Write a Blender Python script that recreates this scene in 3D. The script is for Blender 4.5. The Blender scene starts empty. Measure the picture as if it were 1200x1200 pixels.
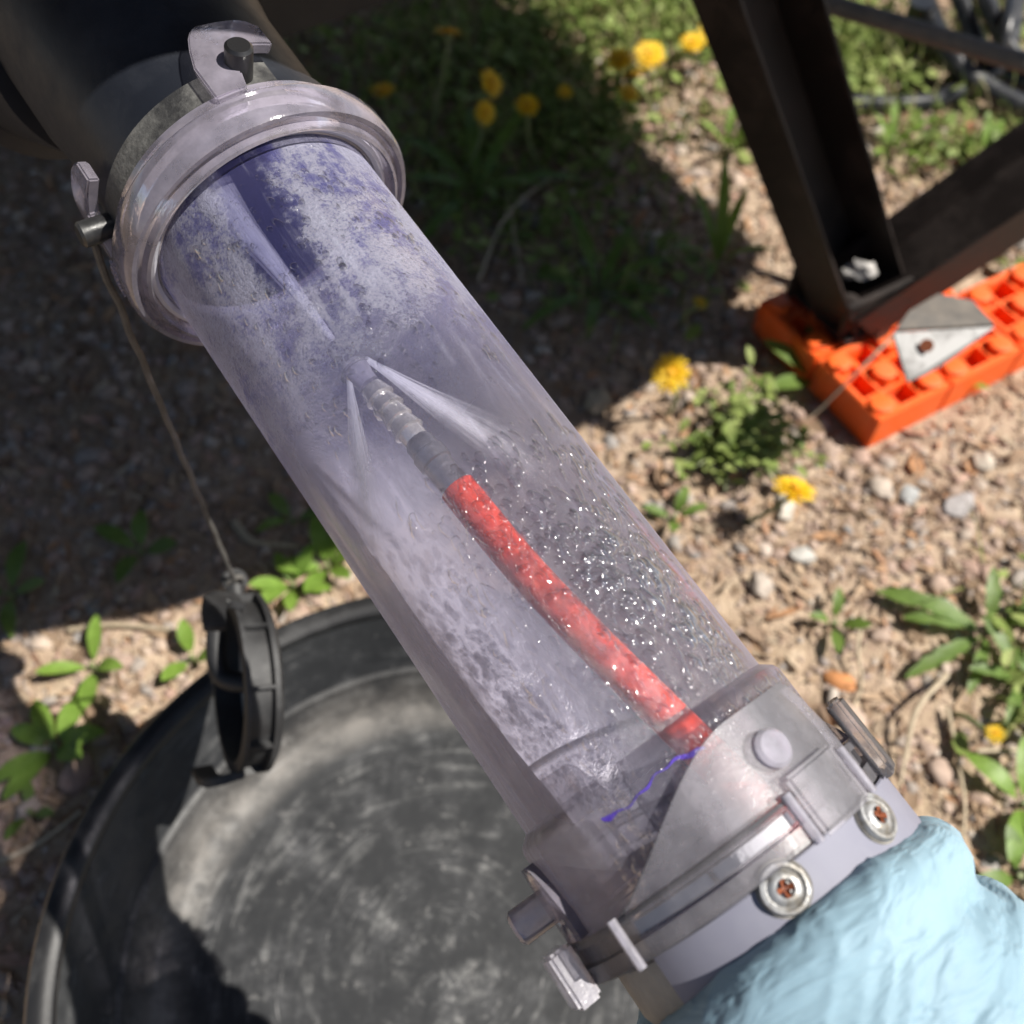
import bpy, bmesh, math, random
import numpy as np
from mathutils import Vector, Matrix, noise as mnoise

random.seed(7)
rng = np.random.default_rng(11)
S = bpy.context.scene
COL = S.collection

# ------------------------------------------------------------------ camera
FPX = 1178.0
PIT = math.radians(56)
CAM = np.array([0, 0, .75])
FW = np.array([0, math.cos(PIT), -math.sin(PIT)])
UP = np.array([0, math.sin(PIT), math.cos(PIT)])
XA = np.array([1., 0, 0])
cd = bpy.data.cameras.new('camera')
cam = bpy.data.objects.new('camera', cd)
COL.objects.link(cam)
cam.location = CAM
cam.rotation_euler = (math.radians(90) - PIT, 0, 0)
cd.sensor_width = 36
cd.lens = 36 * FPX / 1200
cd.clip_start = .01
cd.clip_end = 500
cd.dof.use_dof = True
cd.dof.focus_distance = .335
cd.dof.aperture_fstop = cd.lens / 4.0
S.camera = cam

# ------------------------------------------------------------------ light
SUN = np.array([.74, -.05, 1.0]); SUN /= np.linalg.norm(SUN)
W = bpy.data.worlds.new('World'); S.world = W; W.use_nodes = True
wn = W.node_tree
bg = wn.nodes['Background']
sky = wn.nodes.new('ShaderNodeTexSky')
sky.sky_type = 'NISHITA'; sky.sun_disc = False
sky.sun_elevation = math.asin(SUN[2])
sky.sun_rotation = math.atan2(SUN[0], SUN[1])
wn.links.new(sky.outputs[0], bg.inputs[0])
bg.inputs[1].default_value = .05
sl = bpy.data.lights.new('sun', 'SUN'); sl.energy = 5.0; sl.angle = math.radians(.5)
sl.color = (1, .955, .88)
so = bpy.data.objects.new('sun', sl); COL.objects.link(so)
so.rotation_euler = Vector(SUN).to_track_quat('Z', 'Y').to_euler()
S.view_settings.view_transform = 'Standard'
S.view_settings.look = 'None'
S.view_settings.gamma = 1
S.view_settings.use_curve_mapping = False
S.view_settings.exposure = .72
S.render.engine = 'CYCLES'
cy = S.cycles
cy.max_bounces = 14; cy.transparent_max_bounces = 32; cy.transmission_bounces = 12
cy.diffuse_bounces = 4; cy.glossy_bounces = 4
cy.caustics_reflective = False; cy.caustics_refractive = False
cy.sample_clamp_indirect = 4
try:
    cy.use_denoising = True
except Exception:
    pass

# ------------------------------------------------------------------ helpers
def ray(px, py): return FW + (px - 600) / FPX * XA - (py - 600) / FPX * UP
def P(px, py, d): return CAM + d * ray(px, py)
def G(px, py, z=0.):
    r = ray(px, py); return CAM + r * ((z - CAM[2]) / r[2])
def nrm(v): v = np.asarray(v, float); return v / np.linalg.norm(v)

# the frame of the clear tube: local Z runs down along it, local Y faces up out of it, local X to the right
TA = P(351, 317, .374); TB = P(764, 892, .312)
AX = nrm(TB - TA)
e2 = CAM - (TA + TB) / 2; e2 = nrm(e2 - e2 @ AX * AX)
e1 = np.cross(e2, AX)
FR = Matrix(((e1[0], e2[0], AX[0], TA[0]), (e1[1], e2[1], AX[1], TA[1]), (e1[2], e2[2], AX[2], TA[2]), (0, 0, 0, 1)))
FRn = np.array(FR)
def loc(w): return FRn[:3, :3].T @ (np.asarray(w) - TA)
def wor(l): return FRn[:3, :3] @ np.asarray(l) + TA
def cyl(z, r, ph): p = math.radians(ph); return np.array([r * math.sin(p), r * math.cos(p), z])
def lpix(px, py, y):                     # local point on the plane local Y = y, seen at a pixel
    o = loc(CAM); d = FRn[:3, :3].T @ ray(px, py)
    return o + d * ((y - o[1]) / d[1])

class MB:
    def __init__(s): s.v = []; s.f = []; s.n = 0
    def add(s, V, F):
        V = np.asarray(V, float).reshape(-1, 3)
        s.v.append(V); s.f.extend([tuple(int(i) + s.n for i in f) for f in F]); s.n += len(V); return s
    def box(s, c, ax, h):
        c = np.asarray(c, float); ax = np.asarray(ax, float)
        V = [c + ax[0] * h[0] * i + ax[1] * h[1] * j + ax[2] * h[2] * k for i in (-1, 1) for j in (-1, 1) for k in (-1, 1)]
        F = [(0, 1, 3, 2), (4, 6, 7, 5), (0, 4, 5, 1), (2, 3, 7, 6), (0, 2, 6, 4), (1, 5, 7, 3)]
        if np.dot(np.cross(ax[0], ax[1]), ax[2]) < 0: F = [f[::-1] for f in F]
        return s.add(V, F)
    def tube(s, pts, rad, seg=10, cap=True):
        pts = [np.asarray(p, float) for p in pts]; n = len(pts)
        if np.isscalar(rad): rad = [rad] * n
        V = []; ref = None
        for i, p in enumerate(pts):
            t = nrm(pts[min(i + 1, n - 1)] - pts[max(i - 1, 0)])
            if ref is None:
                ref = np.cross(t, [0, 0, 1.]);
                if np.linalg.norm(ref) < 1e-3: ref = np.cross(t, [0, 1., 0])
            ref = nrm(ref - ref @ t * t); b = np.cross(t, ref)
            for k in range(seg):
                a = 2 * math.pi * k / seg
                V.append(p + rad[i] * (math.cos(a) * ref + math.sin(a) * b))
        F = [(i * seg + k, i * seg + (k + 1) % seg, (i + 1) * seg + (k + 1) % seg, (i + 1) * seg + k) for i in range(n - 1) for k in range(seg)]
        if cap: F += [tuple(range(seg))[::-1], tuple((n - 1) * seg + k for k in range(seg))]
        return s.add(V, F)
    def lathe(s, prof, seg=72, a0=0, a1=360, closed=True):   # prof: (z, r) about local Z; closed joins last to first
        full = abs(a1 - a0) >= 359.9; m = len(prof)
        na = seg if full else seg + 1
        V = [cyl(z, r, a0 + (a1 - a0) * i / seg) for i in range(na) for z, r in prof]
        F = []
        for i in range(seg):
            j = (i + 1) % na
            for k in range(m if closed else m - 1):
                l = (k + 1) % m
                F.append((i * m + k, i * m + l, j * m + l, j * m + k))
        if not full and closed:
            F += [tuple(range(m))[::-1], tuple((na - 1) * m + k for k in range(m))]
        return s.add(V, F)
    def build(s, name, mat, parent=None, smooth=True, ang=35, bevel=0):
        me = bpy.data.meshes.new(name)
        me.from_pydata(np.concatenate(s.v).tolist(), [], s.f)
        bm = bmesh.new(); bm.from_mesh(me)
        if len(bm.faces) < 60000: bmesh.ops.recalc_face_normals(bm, faces=bm.faces)
        if bevel:
            es = [e for e in bm.edges if len(e.link_faces) == 2 and e.calc_face_angle(0) > math.radians(30)]
            bmesh.ops.bevel(bm, geom=es, offset=bevel, segments=2, affect='EDGES', clamp_overlap=True)
        bm.to_mesh(me); bm.free()
        return link(name, me, mat, parent, smooth, ang)

def link(name, me, mat, parent=None, smooth=True, ang=35):
    if smooth:
        me.polygons.foreach_set('use_smooth', [True] * len(me.polygons))
        if ang: me.set_sharp_from_angle(angle=math.radians(ang))
    if mat: me.materials.append(mat)
    o = bpy.data.objects.new(name, me); COL.objects.link(o)
    if parent: o.parent = parent
    return o

def fastmesh(name, V, T, mat, smooth=False):
    me = bpy.data.meshes.new(name)
    V = np.ascontiguousarray(V, np.float32); T = np.ascontiguousarray(T, np.int32)
    k = T.shape[1]
    me.vertices.add(len(V)); me.vertices.foreach_set('co', V.ravel())
    me.loops.add(T.size); me.loops.foreach_set('vertex_index', T.ravel())
    me.polygons.add(len(T)); me.polygons.foreach_set('loop_start', np.arange(0, T.size, k, dtype=np.int32))
    me.update(calc_edges=True); me.validate()
    return link(name, me, mat, None, smooth, 0)

def tag(o, label=None, cat=None, group=None, kind=None):
    for k, v in (('label', label), ('category', cat), ('group', group), ('kind', kind)):
        if v: o[k] = v
    return o
def thing(name, label, cat, at=(0, 0, 0), group=None, frame=None):
    o = bpy.data.objects.new(name, None); COL.objects.link(o); o.empty_display_size = .02
    if frame is not None: o.matrix_world = frame
    else: o.location = tuple(at)
    return tag(o, label, cat, group)

# ------------------------------------------------------------------ materials
class NT:
    def __init__(s, name):
        s.m = bpy.data.materials.new(name); s.m.use_nodes = True; s.t = s.m.node_tree; s.t.nodes.clear()
        s.out = s.t.nodes.new('ShaderNodeOutputMaterial')
    def n(s, typ, ins=None, **pr):
        nd = s.t.nodes.new('ShaderNode' + typ)
        for k, v in pr.items(): setattr(nd, k, v)
        for k, v in (ins or {}).items(): s.set(nd.inputs[k], v)
        return nd
    def set(s, sock, v):
        if hasattr(v, 'is_output'): s.t.links.new(v, sock)
        elif hasattr(v, 'outputs'): s.t.links.new(v.outputs[0], sock)
        else:
            if isinstance(v, tuple) and len(v) == 3 and sock.type == 'RGBA': v = v + (1,)
            sock.default_value = v
    def coord(s, w='Object'): return s.n('TexCoord').outputs[w]
    def noise(s, sc, det=4, rough=.55, vec=None, dist=0):
        return s.n('TexNoise', {'Vector': vec if vec is not None else s.coord(), 'Scale': sc, 'Detail': det, 'Roughness': rough, 'Distortion': dist}).outputs[0]
    def mr(s, v, a, b, c=0., d=1., smooth=False):
        return s.n('MapRange', {0: v, 1: a, 2: b, 3: c, 4: d}, interpolation_type='SMOOTHSTEP' if smooth else 'LINEAR').outputs[0]
    def math(s, op, a, b=0., clamp=False): return s.n('Math', {0: a, 1: b}, operation=op, use_clamp=clamp).outputs[0]
    def mix(s, f, a, b): return s.n('Mix', {0: f, 6: a, 7: b}, data_type='RGBA').outputs[2]
    def ramp(s, f, stops):
        r = s.n('ValToRGB', {0: f}); e = r.color_ramp.elements
        while len(e) < len(stops): e.new(.5)
        for i, (p, c) in enumerate(stops): e[i].position = p; e[i].color = tuple(c) + (1,)
        return r.outputs[0]
    def xyz(s, vec=None): return s.n('SeparateXYZ', {0: vec if vec is not None else s.coord()}).outputs
    def bump(s, h, st, dist=.001): return s.n('Bump', {'Height': h, 'Strength': st, 'Distance': dist}).outputs[0]
    def mixs(s, f, a, b): return s.n('MixShader', {0: f, 1: a, 2: b}).outputs[0]
    def done(s, sh): s.t.links.new(sh, s.out.inputs[0]); return s.m
    def pbr(s, col, rough=.5, **kw):
        d = {'Base Color': col, 'Roughness': rough}
        for k, v in kw.items(): d[k.replace('_', ' ')] = v
        return s.done(s.n('BsdfPrincipled', d).outputs[0])

def m_island(name, stops, rough=.8, noise_sc=300, amt=.35, transl=0, spec=.3):
    t = NT(name)
    r = t.n('NewGeometry').outputs['Random Per Island']
    c = t.ramp(r, stops)
    nz = t.noise(noise_sc, 3)
    c = t.mix(t.mr(nz, .35, .7, 0, amt), c, (.05, .035, .025))
    b = t.n('BsdfPrincipled', {'Base Color': c, 'Roughness': rough, 'Specular IOR Level': spec})
    if transl:
        tr = t.n('BsdfTranslucent', {'Color': c})
        return t.done(t.mixs(transl, b.outputs[0], tr.outputs[0]))
    return t.done(b.outputs[0])

def m_ground():
    t = NT('dirt')
    co = t.coord()
    a = t.noise(3.2, 6, .65); b = t.noise(42, 5, .7); c = t.noise(190, 3, .6)
    col = t.ramp(b, [(.28, (.15, .105, .075)), (.45, (.33, .245, .175)), (.58, (.45, .345, .25)), (.72, (.55, .45, .35))])
    col = t.mix(t.mr(a, .45, .68, 0, .55), col, (.37, .285, .18))
    col = t.mix(t.mr(c, .5, .7, 0, .5), col, (.36, .25, .2))
    h = t.math('ADD', t.math('MULTIPLY', b, .7), t.math('MULTIPLY', c, .3))
    return t.pbr(col, .95, Normal=t.bump(h, .9, .012), Specular_IOR_Level=.15)

M = {}
M['ground'] = m_ground()
PEB = [(0, (.30, .22, .17)), (.2, (.40, .30, .24)), (.4, (.36, .26, .21)), (.55, (.27, .25, .235)), (.7, (.48, .38, .30)), (.85, (.38, .245, .195)), (1, (.54, .48, .41))]
M['pebble'] = m_island('pebbles', PEB, .85, 160, .25)
M['litter'] = m_island('leaf_litter', [(0, (.30, .2, .13)), (.25, (.42, .30, .2)), (.5, (.23, .15, .10)), (.7, (.5, .40, .29)), (.88, (.45, .24, .12)), (1, (.5, .33, .26))], .85, 200, .3, .15)
M['grass'] = m_island('grass_blades', [(0, (.09, .14, .025)), (.35, (.17, .23, .05)), (.65, (.25, .30, .08)), (.85, (.34, .33, .13)), (1, (.42, .36, .2))], .6, 60, .1, .35)
M['clover'] = m_island('clover_leaves', [(0, (.12, .18, .035)), (.5, (.22, .29, .07)), (1, (.33, .38, .13))], .6, 120, .12, .3)
M['straw'] = m_island('dry_stalks', [(0, (.38, .3, .2)), (1, (.5, .42, .31))], .8, 150, .2)
def m_leaf(name, a, b, vein=.3):
    t = NT(name)
    c = t.mix(t.mr(t.noise(70, 4), .35, .65), a, b)
    c = t.mix(t.mr(t.noise(260, 3), .55, .75, 0, .35), c, (.20, .20, .07))
    bs = t.n('BsdfPrincipled', {'Base Color': c, 'Roughness': .5, 'Normal': t.bump(t.noise(120, 3), .4, .002)})
    tr = t.n('BsdfTranslucent', {'Color': t.mix(.5, c, (.25, .4, .03))})
    return t.done(t.mixs(.38, bs.outputs[0], tr.outputs[0]))
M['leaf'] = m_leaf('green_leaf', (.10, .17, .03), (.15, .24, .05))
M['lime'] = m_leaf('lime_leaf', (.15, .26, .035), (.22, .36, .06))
M['stem'] = NT('stem'); M['stem'] = M['stem'].pbr((.17, .2, .08), .6)
def m_petal():
    t = NT('yellow_petals')
    c = t.ramp(t.n('NewGeometry').outputs['Random Per Island'], [(0, (.72, .42, .008)), (.5, (.82, .55, .012)), (1, (.88, .62, .03))])
    b = t.n('BsdfPrincipled', {'Base Color': c, 'Roughness': .65}); tr = t.n('BsdfTranslucent', {'Color': c})
    return t.done(t.mixs(.3, b.outputs[0], tr.outputs[0]))
M['petal'] = m_petal()
M['floret'] = NT('flower_centre').pbr((.62, .32, .01), .8)

def m_dusty(name, col, dust, rough=.45, lo=.52, hi=.72, amt=.5, sc=18, bump=.15):
    t = NT(name)
    a = t.noise(sc, 6, .65); b = t.noise(sc * 9, 4, .7)
    f = t.math('MULTIPLY', t.mr(a, lo, hi, 0, amt), t.mr(b, .3, .7, .4, 1))
    c = t.mix(f, col, dust)
    r = t.mr(f, 0, amt, rough, .9)
    return t.pbr(c, r, Normal=t.bump(b, bump, .001))
M['abs'] = m_dusty('black_abs_plastic', (.009, .011, .017), (.10, .11, .13), .45, .52, .8, .16, 14)
M['absdust'] = m_dusty('dusty_black_plastic', (.02, .02, .021), (.22, .215, .20), .6, .42, .66, .7, 55, .4)
M['black'] = m_dusty('black_plastic', (.014, .014, .015), (.12, .12, .12), .32, .5, .75, .35, 30)
M['belly'] = m_dusty('trailer_underside', (.02, .019, .018), (.09, .08, .07), .8, .4, .7, .6, 6)
M['steel'] = m_dusty('dark_brown_steel', (.012, .008, .007), (.06, .038, .03), .5, .45, .72, .5, 22)
M["galv"] = m_dusty("grey_bent_steel", (.19, .185, .18), (.14, .12, .10), .5, .5, .7, .5, 40)
M['rod'] = m_dusty('weathered_rod_shaded_plate', (.10, .09, .08), (.24, .2, .16), .6, .4, .65, .6, 60)
M['cord'] = m_dusty('grey_brown_cord', (.07, .066, .062), (.15, .14, .125), .8, .4, .6, .6, 90)
M['rubber'] = m_dusty('black_hose_rubber', (.022, .023, .026), (.14, .14, .14), .3, .5, .75, .4, 40)
M['cap'] = m_dusty('worn_black_cap', (.016, .016, .017), (.12, .12, .12), .55, .45, .75, .5, 45)
M['navy'] = m_dusty('navy_plastic', (.012, .018, .032), (.05, .06, .08), .35, .5, .75, .3, 40)
M['orange'] = m_dusty('orange_plastic', (.86, .12, .012), (.50, .19, .09), .5, .46, .7, .5, 34)
M['hose'] = NT('red_hose'); _t = M['hose']
M['hose'] = _t.pbr(_t.mix(_t.mr(_t.noise(150, 3), .4, .7, 0, .4), (.92, .055, .012), (.95, .10, .03)), .3)
M['metal'] = NT('steel_ferrule'); _t = M['metal']
M['metal'] = _t.pbr(_t.mix(_t.noise(300, 3), (.22, .23, .25), (.5, .5, .5)), .32, Metallic=.9, Normal=_t.bump(_t.noise(400, 2), .3, .001))
M['brass'] = NT('nickel_brass'); _t = M['brass']
M['brass'] = _t.pbr(_t.mix(_t.noise(200, 3), (.7, .68, .58), (.93, .92, .86)), .25, Metallic=.7, Normal=_t.bump(_t.noise(500, 2), .3, .001))
M['screw'] = NT('zinc_screw'); _t = M['screw']
M['screw'] = _t.pbr(_t.mix(_t.mr(_t.noise(220, 5), .45, .65), (.40, .40, .40), (.24, .22, .19)), .45, Metallic=.55, Normal=_t.bump(_t.noise(600, 3), .35, .0006))
M['rust'] = NT('rusty_recess').pbr((.2, .055, .02), .9)
M['plate'] = NT('grey_plate'); _t = M['plate']
_x = _t.noise(240, 3, .6)
M['plate'] = _t.pbr(_t.mix(_t.mr(_t.noise(60, 5), .5, .8, 0, .5), (.20, .20, .25), (.26, .26, .30)), .58, Specular_IOR_Level=.3, Normal=_t.bump(_x, .06, .0005))
M['tan'] = NT('tan_collar'); _t = M['tan']
M['tan'] = _t.pbr(_t.mix(_t.noise(140, 5, .7), (.22, .205, .185), (.38, .36, .32)), .85, Normal=_t.bump(_t.noise(300, 4), .5, .001))
M['gasket'] = m_dusty('grey_gasket', (.5, .5, .54), (.62, .62, .65), .5, .5, .7, .4, 60)
_t = NT('purple_primer')
M['primer'] = _t.done(_t.mixs(_t.mr(_t.noise(260, 4, .7), .35, .62, .25, .85), _t.n('BsdfTransparent', {'Color': (.75, .7, .97)}).outputs[0], _t.n('BsdfPrincipled', {'Base Color': (.10, .05, .46), 'Roughness': .4}).outputs[0]))
M['skin'] = NT('skin').pbr((.55, .34, .25), .5, Subsurface_Weight=.1)
M['white'] = NT('pale_paper').pbr((.40, .38, .36), .8)

def m_glove():
    t = NT('blue_nitrile')
    co = t.coord(); 
    mp = t.n('Mapping', {'Vector': co, 'Rotation': (.3, .5, .35), 'Scale': (.55, .55, 1.5)}).outputs[0]
    a = t.noise(24, 3, .5, mp, .35); b = t.noise(60, 3, .55, mp, .5); c = t.noise(150, 4, .6)
    def crease(v, lo): return t.mr(t.math('SUBTRACT', 1., t.math('MULTIPLY', t.math('ABSOLUTE', t.math('SUBTRACT', v, .5)), 4.)), lo, 1., 0, 1, True)
    h = t.math('ADD', t.math('ADD', t.math('MULTIPLY', crease(a, .62), .7), t.math('MULTIPLY', crease(b, .55), .55)), t.math('ADD', t.math('MULTIPLY', c, .12), t.math('MULTIPLY', b, .3)))
    col = t.mix(t.mr(a, .35, .65), (.215, .325, .395), (.245, .365, .435))
    return t.pbr(col, .6, Specular_IOR_Level=.3, Normal=t.bump(h, .38, .0020), Subsurface_Weight=.15, Subsurface_Radius=(.004, .005, .006), Subsurface_Scale=.4)
M['glove'] = m_glove()

def m_tub():
    t = NT('scuffed_black_tub')
    x = t.xyz(); X, Y, Z = x[0], x[1], x[2]
    r = t.math('SQRT', t.math('ADD', t.math('MULTIPLY', X, X), t.math('MULTIPLY', Y, Y)))
    ang = t.math('ARCTAN2', Y, X)
    pol = t.n('CombineXYZ', {0: t.math('MULTIPLY', r, 95.), 1: t.math('MULTIPLY', ang, 2.2), 2: t.math('MULTIPLY', Z, 95.)}).outputs[0]
    arcs = t.noise(1.0, 5, .6, pol, .5)
    bl = t.noise(22, 7, .75); fine = t.noise(75, 4, .75)
    s = t.math('MULTIPLY', t.mr(arcs, .50, .68, 0, 1, True), t.math('MULTIPLY', t.mr(bl, .40, .60, .05, 1), t.mr(fine, .34, .60, .35, 1)))
    s2 = t.math('MULTIPLY', t.mr(bl, .42, .7, 0, 1, True), t.mr(fine, .38, .64, .15, 1))
    pol2 = t.n('CombineXYZ', {0: t.math('MULTIPLY', r, 420.), 1: t.math('MULTIPLY', ang, 3.), 2: t.math('MULTIPLY', Z, 420.)}).outputs[0]
    scr = t.math('MULTIPLY', t.mr(t.noise(1., 3, .6, pol2, .3), .60, .72, 0, 1, True), t.mr(bl, .45, .6, .0, 1))
    # dried silt where the floor meets the wall
    ring = t.math('SUBTRACT', 1., t.math('MULTIPLY', t.math('ABSOLUTE', t.math('SUBTRACT', r, .187)), 50.), True)
    ring = t.math('MULTIPLY', ring, t.mr(bl, .38, .58, .25, 1))
    col = t.mix(t.math('MULTIPLY', s2, .7), (.016, .017, .019), (.095, .096, .10))
    col = t.mix(t.math('MULTIPLY', s, .55), col, (.22, .22, .215))
    col = t.mix(t.math('MULTIPLY', ring, .85), col, (.20, .185, .168))
    col = t.mix(t.math('MULTIPLY', t.mr(fine, .60, .72, 0, 1, True), .35), col, (.32, .31, .30))
    col = t.mix(t.math('MULTIPLY', scr, .5), col, (.34, .335, .33))
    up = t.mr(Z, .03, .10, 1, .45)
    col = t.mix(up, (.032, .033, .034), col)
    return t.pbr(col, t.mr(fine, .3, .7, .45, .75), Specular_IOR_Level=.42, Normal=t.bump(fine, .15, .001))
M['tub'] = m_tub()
M['tubrim'] = m_dusty('tub_rim_plastic', (.014, .014, .015), (.10, .10, .10), .45, .5, .75, .4, 40)

def clear_shader(t, tint, milkcol, milk, rough, nor, spec=1.0):
    """thin clear plastic: straight-through tinted light, some milky scatter, a glossy skin"""
    tr = t.n('BsdfTransparent', {'Color': tint}).outputs[0]
    df = t.n('BsdfDiffuse', {'Color': milkcol, 'Normal': nor} if nor else {'Color': milkcol}).outputs[0]
    tl = t.n('BsdfTranslucent', {'Color': milkcol}).outputs[0]
    body = t.mixs(milk, tr, t.mixs(.52, df, tl))
    gl = t.n('BsdfGlossy', {'Color': (spec, spec, spec), 'Roughness': rough, **({'Normal': nor} if nor else {})}).outputs[0]
    fr = t.n('Fresnel', {'IOR': 1.49, **({'Normal': nor} if nor else {})}).outputs[0]
    return t.mixs(fr, body, gl)

def m_tube():
    t = NT('clear_lavender_tube')
    x = t.xyz(); X, Y, Z = x[0], x[1], x[2]
    n1 = t.noise(42, 6, .62, None, .4); n2 = t.noise(130, 5, .7); n3 = t.noise(900, 3, .75); n0 = t.noise(20, 3)
    top = t.mr(t.math('ADD', Z, t.math('MULTIPLY', t.math('SUBTRACT', n0, .5), .05)), .034, .088, 1, 0, True)
    front = t.mr(Y, -.01, .012)
    patch = t.mr(t.math('ADD', t.math('MULTIPLY', n1, .65), t.math('MULTIPLY', n2, .35)), .37, .60, .04, 1, True)
    # the wiped dry window beside the forward jet
    wx = t.math('ADD', X, t.math('MULTIPLY', t.math('SUBTRACT', n2, .5), .018))
    wz = t.math('ADD', Z, t.math('MULTIPLY', t.math('SUBTRACT', n1, .5), .05))
    cx = t.math('ADD', .0005, t.math('MULTIPLY', Z, -.12))
    win = t.math('MULTIPLY', t.mr(t.math('ABSOLUTE', t.math('SUBTRACT', wx, cx)), .0060, .0140, 1, 0, True), t.mr(wz, .030, .052, 1, 0, True))
    fog = t.math('MULTIPLY', t.math('MULTIPLY', top, patch), t.math('SUBTRACT', 1., win))
    grain = t.mr(n3, .36, .64, .35, 1.5)
    fogg = t.math('MULTIPLY', fog, grain)
    # runs and streaks along the tube further down
    st = t.n('VectorMath', {0: t.coord(), 1: (120, 120, 16)}, operation='MULTIPLY').outputs[0]
    runs = t.mr(t.noise(1., 5, .65, st, .8), .5, .74, 0, 1, True)
    veil = t.math('MULTIPLY', t.math('MULTIPLY', top, t.math('SUBTRACT', 1., t.math('MULTIPLY', win, .9))), .24)
    milk = t.math('ADD', t.math('ADD', t.math('MULTIPLY', fogg, .17), veil), t.math('ADD', t.mr(Z, .05, .13, .15, .19), t.math('MULTIPLY', runs, .12)), True)
    edge = t.math('POWER', t.n('LayerWeight', {'Blend': .5}).outputs['Facing'], 2.6)
    milk = t.math('ADD', milk, t.math('MULTIPLY', edge, .62), True)
    col = t.mix(t.mr(t.math('ADD', fogg, t.math('MULTIPLY', runs, .4)), 0, .5), t.mix(t.mr(Z, .03, .11), (.22, .22, .62), (.56, .54, .68)), (.66, .66, .86))
    nor = t.bump(t.math('ADD', t.math('MULTIPLY', t.math('MULTIPLY', n3, fog), 1.3), t.math('MULTIPLY', t.noise(70, 4, .6, st), .25)), .6, .0012)
    return t.done(clear_shader(t, t.mix(t.mr(Z, .02, .12), (.80, .80, .95), (.93, .92, .97)), col, milk, .10, nor))
M['tube'] = m_tube()

def m_clear(name, tint=(.96, .955, .975), milk=.23, milkcol=(.84, .81, .87), glass=.0, rough=.33, bump=.25, spec=.3):
    t = NT(name)
    n = t.noise(90, 4, .6); n2 = t.noise(420, 3, .6)
    nor = t.bump(t.math('ADD', n, t.math('MULTIPLY', n2, .3)), bump, .001)
    m = t.mr(n, .3, .7, milk * .7, milk * 1.4)
    a = clear_shader(t, tint, milkcol, m, rough, nor, spec)
    g = t.n('BsdfGlass', {'Color': tint, 'Roughness': .06, 'IOR': 1.3, 'Normal': nor}).outputs[0]
    return t.done(t.mixs(glass, a, g) if glass else a)
M['clear'] = m_clear('clear_moulded_plastic')
M['coupler'] = m_clear('clear_lavender_coupler', (.965, .955, .985), .30, (.90, .83, .99), .0, .07, .14, 1.)
M['pinclear'] = m_clear('clear_pin', (.97, .96, .99), .45, (.90, .87, .98), .0, .10, .15, 1.)

def m_water():
    t = NT('water_droplet')
    g = t.n('BsdfRefraction', {'Color': (.99, .99, 1), 'Roughness': .0, 'IOR': 1.18}).outputs[0]
    tr = t.n('BsdfTransparent', {'Color': (.99, .99, 1)}).outputs[0]
    gl = t.n('BsdfGlossy', {'Color': (1, 1, 1), 'Roughness': .06}).outputs[0]
    fr = t.n('Fresnel', {'IOR': 1.4}).outputs[0]
    gw = t.n('BsdfGlossy', {'Color': (1, 1, 1), 'Roughness': .12}).outputs[0]
    return t.done(t.mixs(t.math('MULTIPLY', fr, .30), t.mixs(.011, t.mixs(.20, tr, g), gw), gl))
M['drop'] = m_water()
def m_film():
    t = NT('foamy_water_film')
    st = t.n('VectorMath', {0: t.coord(), 1: (70, 70, 22)}, operation='MULTIPLY').outputs[0]
    a = t.noise(1., 6, .65, st, 1.0); b = t.noise(28, 4, .6); c = t.noise(380, 3, .6)
    f = t.math('MULTIPLY', t.mr(a, .42, .70, 0, 1, True), t.mr(b, .35, .65, .2, 1))
    col = t.mix(f, (.43, .42, .49), (.61, .595, .68))
    Z = t.xyz()[2]
    al = t.math('MULTIPLY', t.mr(Z, .035, .10, .0, 1, True), t.mr(f, 0, 1, .80, .96))
    Yl = t.xyz()[1]
    al = t.math('MULTIPLY', t.math('MULTIPLY', al, t.mr(Yl, -.008, -.026, 0, 1, True)), t.mr(Z, .205, .225, 1, .35, True))
    nor = t.bump(t.math('ADD', a, t.math('MULTIPLY', c, .25)), .6, .002)
    df = t.n('BsdfPrincipled', {'Base Color': col, 'Roughness': .25, 'Normal': nor}).outputs[0]
    tl = t.n('BsdfTranslucent', {'Color': col}).outputs[0]
    return t.done(t.mixs(al, t.n('BsdfTransparent').outputs[0], t.mixs(.25, df, tl)))
M['film'] = m_film()
def m_jet():
    t = NT('water_spray')
    uv = t.coord('UV'); x = t.xyz(uv)
    v = t.n('CombineXYZ', {0: t.math('MULTIPLY', x[0], 16.), 1: t.math('MULTIPLY', x[1], 2.4)}).outputs[0]
    s = t.mr(t.noise(1., 5, .7, v), .32, .68, .45, 1)
    fac = t.n('LayerWeight', {'Blend': .5}).outputs['Facing']
    soft = t.math('POWER', t.math('SUBTRACT', 1., fac, True), 1.5)
    prof = t.n('FloatCurve') if False else t.mr(x[1], .0, 1., 1, 0)
    nz = t.noise(170, 4, .7)
    wisp = t.mr(t.math('SUBTRACT', t.math('ADD', s, t.math('MULTIPLY', t.math('SUBTRACT', nz, .5), t.math('MULTIPLY', x[1], 1.6))), t.math('MULTIPLY', x[1], .72)), .0, .8, 0, 1, True)
    al = t.math('MULTIPLY', t.math('MULTIPLY', wisp, soft), t.math('ADD', t.math('MULTIPLY', t.math('POWER', prof, 2.2), .82), t.math('MULTIPLY', prof, .32)), True)
    c = (.95, .95, .97)
    b = t.mixs(.5, t.n('BsdfDiffuse', {'Color': c}).outputs[0], t.n('BsdfTranslucent', {'Color': c}).outputs[0])
    return t.done(t.mixs(al, t.n('BsdfTransparent').outputs[0], b))
M['jet'] = m_jet()

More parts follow.
